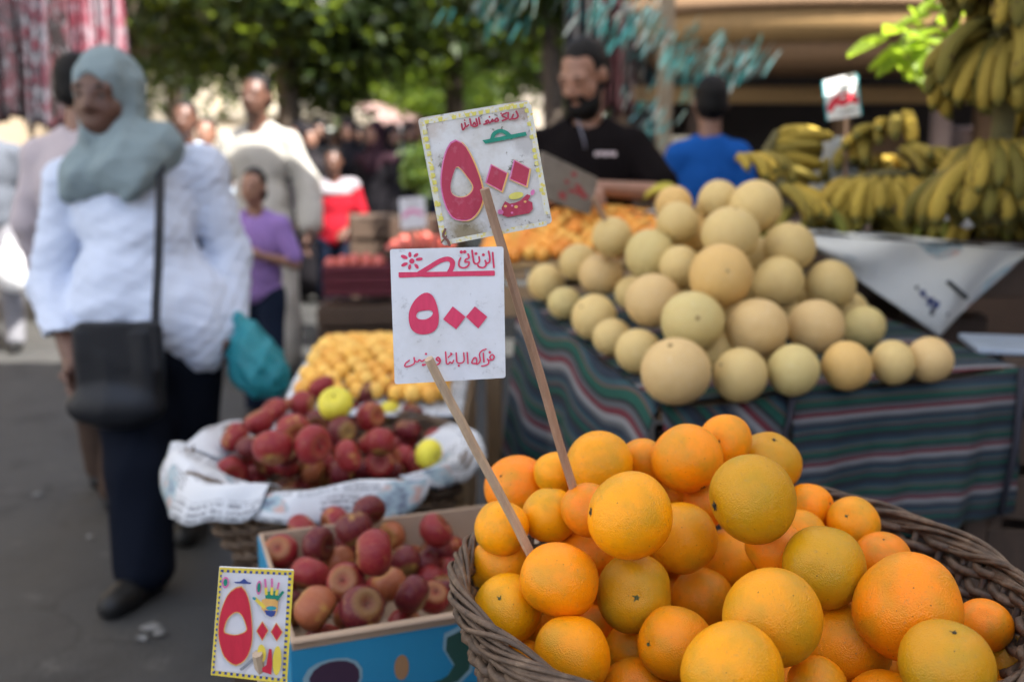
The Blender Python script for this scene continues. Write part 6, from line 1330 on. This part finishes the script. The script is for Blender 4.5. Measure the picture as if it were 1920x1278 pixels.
for px, py in ((1648, 92), (1668, 80), (1660, 110), (1690, 65), (1690, 100), (1705, 122), (1720, 95), (1735, 112), (1725, 60), (1745, 40), (1770, 20), (1790, 35), (1760, 75), (1785, 5), (1740, 5), (1700, 85), (1675, 120), (1755, 118), (1800, 60), (1715, 40), (1655, 75), (1682, 92), (1698, 108), (1716, 108), (1708, 70), (1736, 85), (1750, 60), (1775, 45), (1742, 25), (1765, 0), (1795, 15), (1725, 120), (1690, 128), (1668, 98), (1780, 70), (1760, 100)):
    p = at(px, py - 8, 2.9 + rg_.normal() * .05) - tw; l = LM if first else obj('leaf', me_, to); first = False
    l.location = p; l.rotation_euler = (rg_.uniform(-.9, .4), rg_.uniform(-.6, .6), rg_.uniform(1.2, 5.0)); l.scale = (rg_.uniform(1.0, 1.45),) * 3
# rail for the banana stalks (above the frame)
rl = empty('hanging_rail', (2.3, 2.45, 0)); tag(rl, 'wooden rail on a post carrying the hanging banana stalks', 'rail')
MB().bar((-1.4, .0, 2.53), (.1, 0, 2.53), .05, .05).build('rail', M['wood_pole'], rl); MB().box((0, .06, 1.28), (.06, .06, 2.56)).build('post', M['wood_pole'], rl)
# hanging clothes on the other side of the lane
def garment_sheet(name, px0, px1, py0, py1, d, mat, label, seed, grp, cat='cloth'):
    rg = random.Random(seed); a, b = at(px0, py0, d), at(px1, py0, d); zb = at(px0, py1, d).z; ph = rg.uniform(0, 6)
    o = grid_sheet(lambda u, v: Vector((a.x + (b.x - a.x) * (u + .04 * math.sin(v * 5 + ph) * v), a.y + .07 * math.sin(u * 19 + ph) * (.3 + v) + .03 * math.sin(41 * u) + rg.uniform(-.002, .002), a.z + (zb - a.z) * v * (1 + .03 * math.sin(u * 9 + ph)))), 36, 14, name, mat, None, None, .003); tag(o, label, cat, grp); return o
def print_cloth(name, a, b, c, sc=9.0):
    t = NT(name); n = t.noise(sc, 3, .6); n2 = t.noise(sc * 2.3, 2); col = t.mix(t.ramp(n, [(.45, (0,) * 3), (.55, (1,) * 3)]), a, b); col = t.mix(t.ramp(n2, [(.56, (0,) * 3), (.62, (1,) * 3)]), col, c); col = t.mix(.66, col, (.0, .0, .0)); return t.out(col, .9, t.bump(t.noise(25.0), .4, .01))
CG = 'hanging clothes across the lane'
for k, (x0, x1, y1, cols, lab) in enumerate(((-70, 38, 225, ((.1, .015, .03), (.03, .02, .03), (.2, .2, .24)), 'dark maroon cloth hanging nearest the tan building'), (28, 82, 235, ((.2, .03, .06), (.3, .3, .36), (.03, .03, .05)), 'maroon and grey printed cloth hanging on the clothes rail'), (74, 120, 240, ((.06, .04, .04), (.28, .08, .1), (.35, .33, .36)), 'brown and rose printed cloth hanging on the clothes rail'), (112, 158, 240, ((.42, .06, .1), (.5, .3, .36), (.16, .03, .05)), 'crimson and pink printed cloth hanging on the clothes rail'), (150, 226, 215, ((.6, .1, .16), (.7, .5, .56), (.66, .62, .64)), 'bright pink and white cloth at the end of the clothes rail'))):
    garment_sheet('hanging_cloth', x0, x1, -45, y1, 7.6 + .06 * k, print_cloth('printed_cloth', *cols), lab, k, CG)
ra, rb_ = at(-90, -52, 7.62), at(232, -52, 7.9); cr_ = empty('clothes_rail', ((ra + rb_) / 2).to_tuple()[:2] + (0,)); tag(cr_, 'metal rail on posts carrying the hanging clothes', 'rail')
cl_ = cr_.location; MB().tube([ra - cl_, rb_ - cl_], .018, 8).build('bar', M['metal_grey'], cr_)
for p in (ra, ra.lerp(rb_, .62)): MB().tube([(p.x - cl_.x, p.y - cl_.y + .12, 0), (p.x - cl_.x, p.y - cl_.y + .12, p.z)], .02, 8).build('post', M['metal_grey'], cr_)
for k, (x0, x1, y0, y1, cols, lab) in enumerate(((1128, 1165, 60, 205, ((.1, .012, .02), (.14, .02, .03), (.04, .01, .01)), 'dark red garment hanging behind the vendor'), (1160, 1192, 70, 215, ((.42, .36, .34), (.16, .03, .04), (.5, .46, .42)), 'striped pale and red garment hanging behind the vendor'), (1060, 1132, -60, 150, ((.16, .15, .15), (.24, .23, .22), (.1, .1, .1)), 'grey cloth hanging over the vendor\'s shoulder'), (1190, 1232, 90, 260, ((.28, .36, .42), (.2, .26, .3), (.4, .46, .5)), 'pale blue garment hanging by the tan wooden post'))):
    garment_sheet('hanging_cloth', x0, x1, y0 - 60, y1, 6.3 + .1 * k, print_cloth('hung_print', *cols), lab, 20 + k, 'hanging clothes behind the vendor')
# low stall under the clothes
tb_ = at(40, 300, 7.7); table('clothes_table', tb_.x - 1.2, tb_.x + .75, tb_.y - .1, tb_.y + .6, .95, M['wood_dark'], 'dark table under the hanging printed clothes')
for k, (px, col, w_, lab) in enumerate(((0, (.55, .1, .05), .3, 'folded orange-red cloth'), (52, (.03, .06, .1), .28, 'folded navy cloth'), (118, (.3, .28, .26), .32, 'folded grey cloth'))):
    p = at(px, 290, 7.75); o = empty('folded_cloth', (p.x, p.y + .1, .952)); tag(o, lab + ' stacked on the dark clothes table', 'cloth', 'folded cloths on the clothes table'); m = cloth('folded', col)
    for q in range(5): MB().box((random.uniform(-.01, .01), 0, .03 + .056 * q), (w_, .3, .052), bev=.02).build('fold', m, o)
# crates of tomatoes in the middle of the lane
TOM = simple('tomato_skin', (.5, .1, .07), .35, .2, 1.5, 20, .05); TM = [fruit_mesh('tomato', TOM, s, IC2, (1, 1, .86), .05, .1, .3, .02) for s in (51, 52)]
def red_crate(px, py, d, w_, h_, lab, seed, mat, rz=0.0, heap=.1, grp='tomatoes in the crates', tl='tomato'):
    p = at(px, py, d); X, Y = w_, w_ * .7; o = crate('fruit_crate', (p.x, p.y, p.z - h_), (X, Y, h_), lab, rz, mat, 3)
    rg = np.random.default_rng(seed); n = 0; Dd = .07
    for j in range(int(Y / Dd)):
        for i in range(int(X / Dd)):
            x, y = -X / 2 + (i + .5) * Dd, -Y / 2 + (j + .5) * Dd; k = max(0, 1 - (x / X * 2) ** 2) * max(0, 1 - (y / Y * 2) ** 2)
            t = obj('tomato', TM[n % 2], None, (p.x + x * math.cos(rz) - y * math.sin(rz), p.y + y * math.cos(rz) + x * math.sin(rz), p.z - .03 + heap * k + rg.uniform(0, .015)), rg.uniform(0, 6, 3), Dd / 2 * rg.uniform(.95, 1.08)); n += 1; tag(t, tl, 'tomato', grp)
    return p, o
MAR = simple('maroon_plastic', (.1, .012, .022), .5)
p, _ = red_crate(676, 490, 5.9, .42, .19, 'maroon plastic crate heaped with pinkish tomatoes', 1, MAR, .1, .04, 'tomatoes in the maroon crate', 'pinkish tomato in the maroon crate')
crate('wooden_crate', (p.x, p.y, 0), (.5, .38, p.z - .243), 'dark wooden crate under the maroon tomato crate', .1, M['wood_dark'], 4, floor='top')
p, _ = red_crate(790, 462, 6.3, .44, .16, 'wooden crate heaped with tomatoes beside the maroon crate', 2, M['wood_dark'], -.05, .08, 'tomatoes in the wooden crate', 'pinkish tomato heaped in the wooden crate')
crate('wooden_crate', (p.x, p.y, 0), (.6, .42, p.z - .203), 'tall wooden crate under the heaped wooden tomato crate', -.05, M['wood_dark'], 5, floor='top')
p = at(712, 430, 6.9); crate('wooden_crate', (p.x, p.y, 0), (.42, .4, p.z + .1), 'dark slatted crate standing on end behind the tomatoes', .2, M['wood_dark'], 6, floor='top')
PQ = Plane(772, 398, 5.75, 6); W6 = board_mat('small_card', (.6, .6, .63), (.5, .4, .4), .5)
S6 = Sign('price_sign', 'small pale price card standing in the tomatoes', PQ, W6, [(748, 372), (796, 368), (800, 425), (752, 430)], .006, 2); S6.stroke([(758, 405), (770, 395), (790, 400)], 9, PNK, 'lettering'); S6.stroke([(762, 382), (786, 380)], 5, GRY, 'lettering')
stick('sign_stick', at(776, 420, 5.76), at(779, 455, 5.8), .008, .008, 'stick holding the small pale card in the tomatoes', M['stick_pale'])
# bunch of greens above the tomatoes
gp_ = at(792, 345, 6.6); hb = empty('herb_bunch', (gp_.x, gp_.y, gp_.z - .2)); tag(hb, 'upright bunch of fresh green herbs behind the tomatoes', 'herbs')
v_, q_ = leaves(np.array([[rg_.normal() * .06, rg_.normal() * .06, .2 + rg_.uniform(0, .22)] for _ in range(26)]), .04, 700, .035, rg_); obj('foliage', np_mesh('foliage', v_, q_, M['leaf_mid'], False), hb)
MB().tube([(0, 0, -.02), (0, 0, .3)], [.03, .05], 8).build('stems', M['leaf_mid'], hb, True); crate('wooden_crate', (gp_.x, gp_.y, 0), (.4, .36, gp_.z - .21), 'tall wooden crate under the herb bunch', 0, M['wood_dark'], 6, floor='top')
# melon-like green fruit below the small white sign (watermelon on the ground)
wm = at(735, 535, 4.6); WMM = simple('watermelon_rind', (.02, .06, .02), .5, .6, 1.6); o = obj('watermelon', fruit_mesh('watermelon', WMM, 61, IC3, (1, 1, 1.2), .03, .03, .2, .03), None, (wm.x, wm.y, .14), (0, 1.2, .4), .14); tag(o, 'dark green watermelon lying on the ground past the yellow apricots', 'watermelon')
# jar, white sheet, table odds
jp = at(1572, 300, 3.05); jz = BZ; jo = empty('plastic_jar', (jp.x, jp.y, jz)); tag(jo, 'pale grey plastic jar with a rounded cap among the bananas', 'jar'); JM = plastic('grey_plastic', (.45, .48, .48), .3)
MB().lathe([(.001, 0), (.075, 0), (.082, .02), (.082, .17), (.07, .2), (.04, .225), (.04, .23)], seg=24).build('body', JM, jo, True); MB().lathe([(.047, .22), (.048, .26), (.04, .275), (.001, .28)], seg=20).build('cap', JM, jo, True)
wsp = at(1790, 398, 2.62); ws = grid_sheet(lambda u, v: wsp + Vector(((u - .5) * .09, (v - .5) * .05, -.03 + .075 * v + .012 * math.sin(u * 6))), 10, 8, 'paper_scrap', WPL, None, None, .001); tag(ws, 'bright white scrap of plastic on the banana pile', 'plastic scrap')
tp = at(1180, 392, 3.35); o = grid_sheet(lambda u, v: Vector((.42 + u * .28, 3.19 + v * .3, AZ + .17 + .01 * math.sin(u * 9 + v * 5) - .15 * (1 - v))), 10, 8, 'paper_sheet', W2, None, None, .001); tag(o, 'crumpled white paper sheet at the end of the apricot heap', 'paper')
yp = at(1210, 362, 3.5); hand((yp.x, yp.y, AZ + .21), (R(-80), 0, R(80)), 'little yellow banana bunch by the vendor\'s hands', 4, 1, .2, ((.55, .48, .08),), .7, 77)
# cushion of boxes below that small bunch
crate('wooden_crate', (yp.x + .06, yp.y, AZ + .002), (.24, .16, .17), 'small wooden box at the vendor\'s side of the apricot table', 0, M['wood_dark'], 3, floor='top')
# second pale board at the melon table's end
bp0 = Vector((1.25, 2.27, .905)); bo = empty('pale_board', bp0, R(-12)); tag(bo, 'pale blue-grey board lying on a crate at the end of the melon table', 'board')
MB().box((0, 0, .008), (.36, .2, .014), bev=.003).build('plank', simple('pale_blue_board', (.32, .38, .46), .6), bo)
crate('wooden_crate', (1.26, 2.28, 0), (.28, .26, .904), 'tall dark slatted crate under the pale board at the melon table\'s end', R(-12), M['wood_dark'], 7, floor='top')
# far parasols
def parasol(px, d, z, r, mat, lab):
    p = at(px, 250, d); o = empty('market_parasol', (p.x, p.y, 0)); tag(o, lab, 'parasol', 'parasols far down the lane'); MB().tube([(0, 0, 0), (0, 0, z + .35)], .025, 8).build('pole', M['metal_grey'], o)
    MB().lathe([(.001, z + .36), (r * .5, z + .24), (r, z), (r, z - .12)], seg=10).build('canopy', mat, o)
PC1 = cloth('cream_parasol', (.5, .44, .36), .9, .4); PC2 = cloth('rose_parasol', (.45, .3, .28), .9, .4)
parasol(600, 17, 1.95, 1.0, PC1, 'cream parasol above the crowd'); parasol(700, 19.5, 2.0, 1.1, PC2, 'rose parasol above the crowd'); parasol(500, 22, 2.1, 1.2, PC1, 'cream parasol beyond the man in the robe'); parasol(770, 24, 2.2, 1.3, PC1, 'cream parasol at the far end of the lane')
# litter on the asphalt
LT = simple('paper_litter', (.16, .16, .155), .8)
for k, (px, py, s_) in enumerate(((285, 1180, .03), (300, 1192, .02), (268, 1200, .018), (70, 930, .02), (430, 960, .02), (170, 1010, .015))):
    p = atz(px, py, 0); pts = [(s_ * math.cos(a) * random.uniform(.6, 1.3), s_ * math.sin(a) * random.uniform(.5, 1.2), .006 + random.uniform(0, .008)) for a in np.linspace(0, 6.28, 7, endpoint=False)]
    o = obj('paper_scrap', MB().add(pts + [(0, 0, .016)], [(i, (i + 1) % 7, 7) for i in range(7)]).mesh('paper_scrap', LT), None, (p.x, p.y, 0)); tag(o, 'crumpled pale paper scrap lying on the asphalt', 'litter', 'paper scraps on the asphalt')
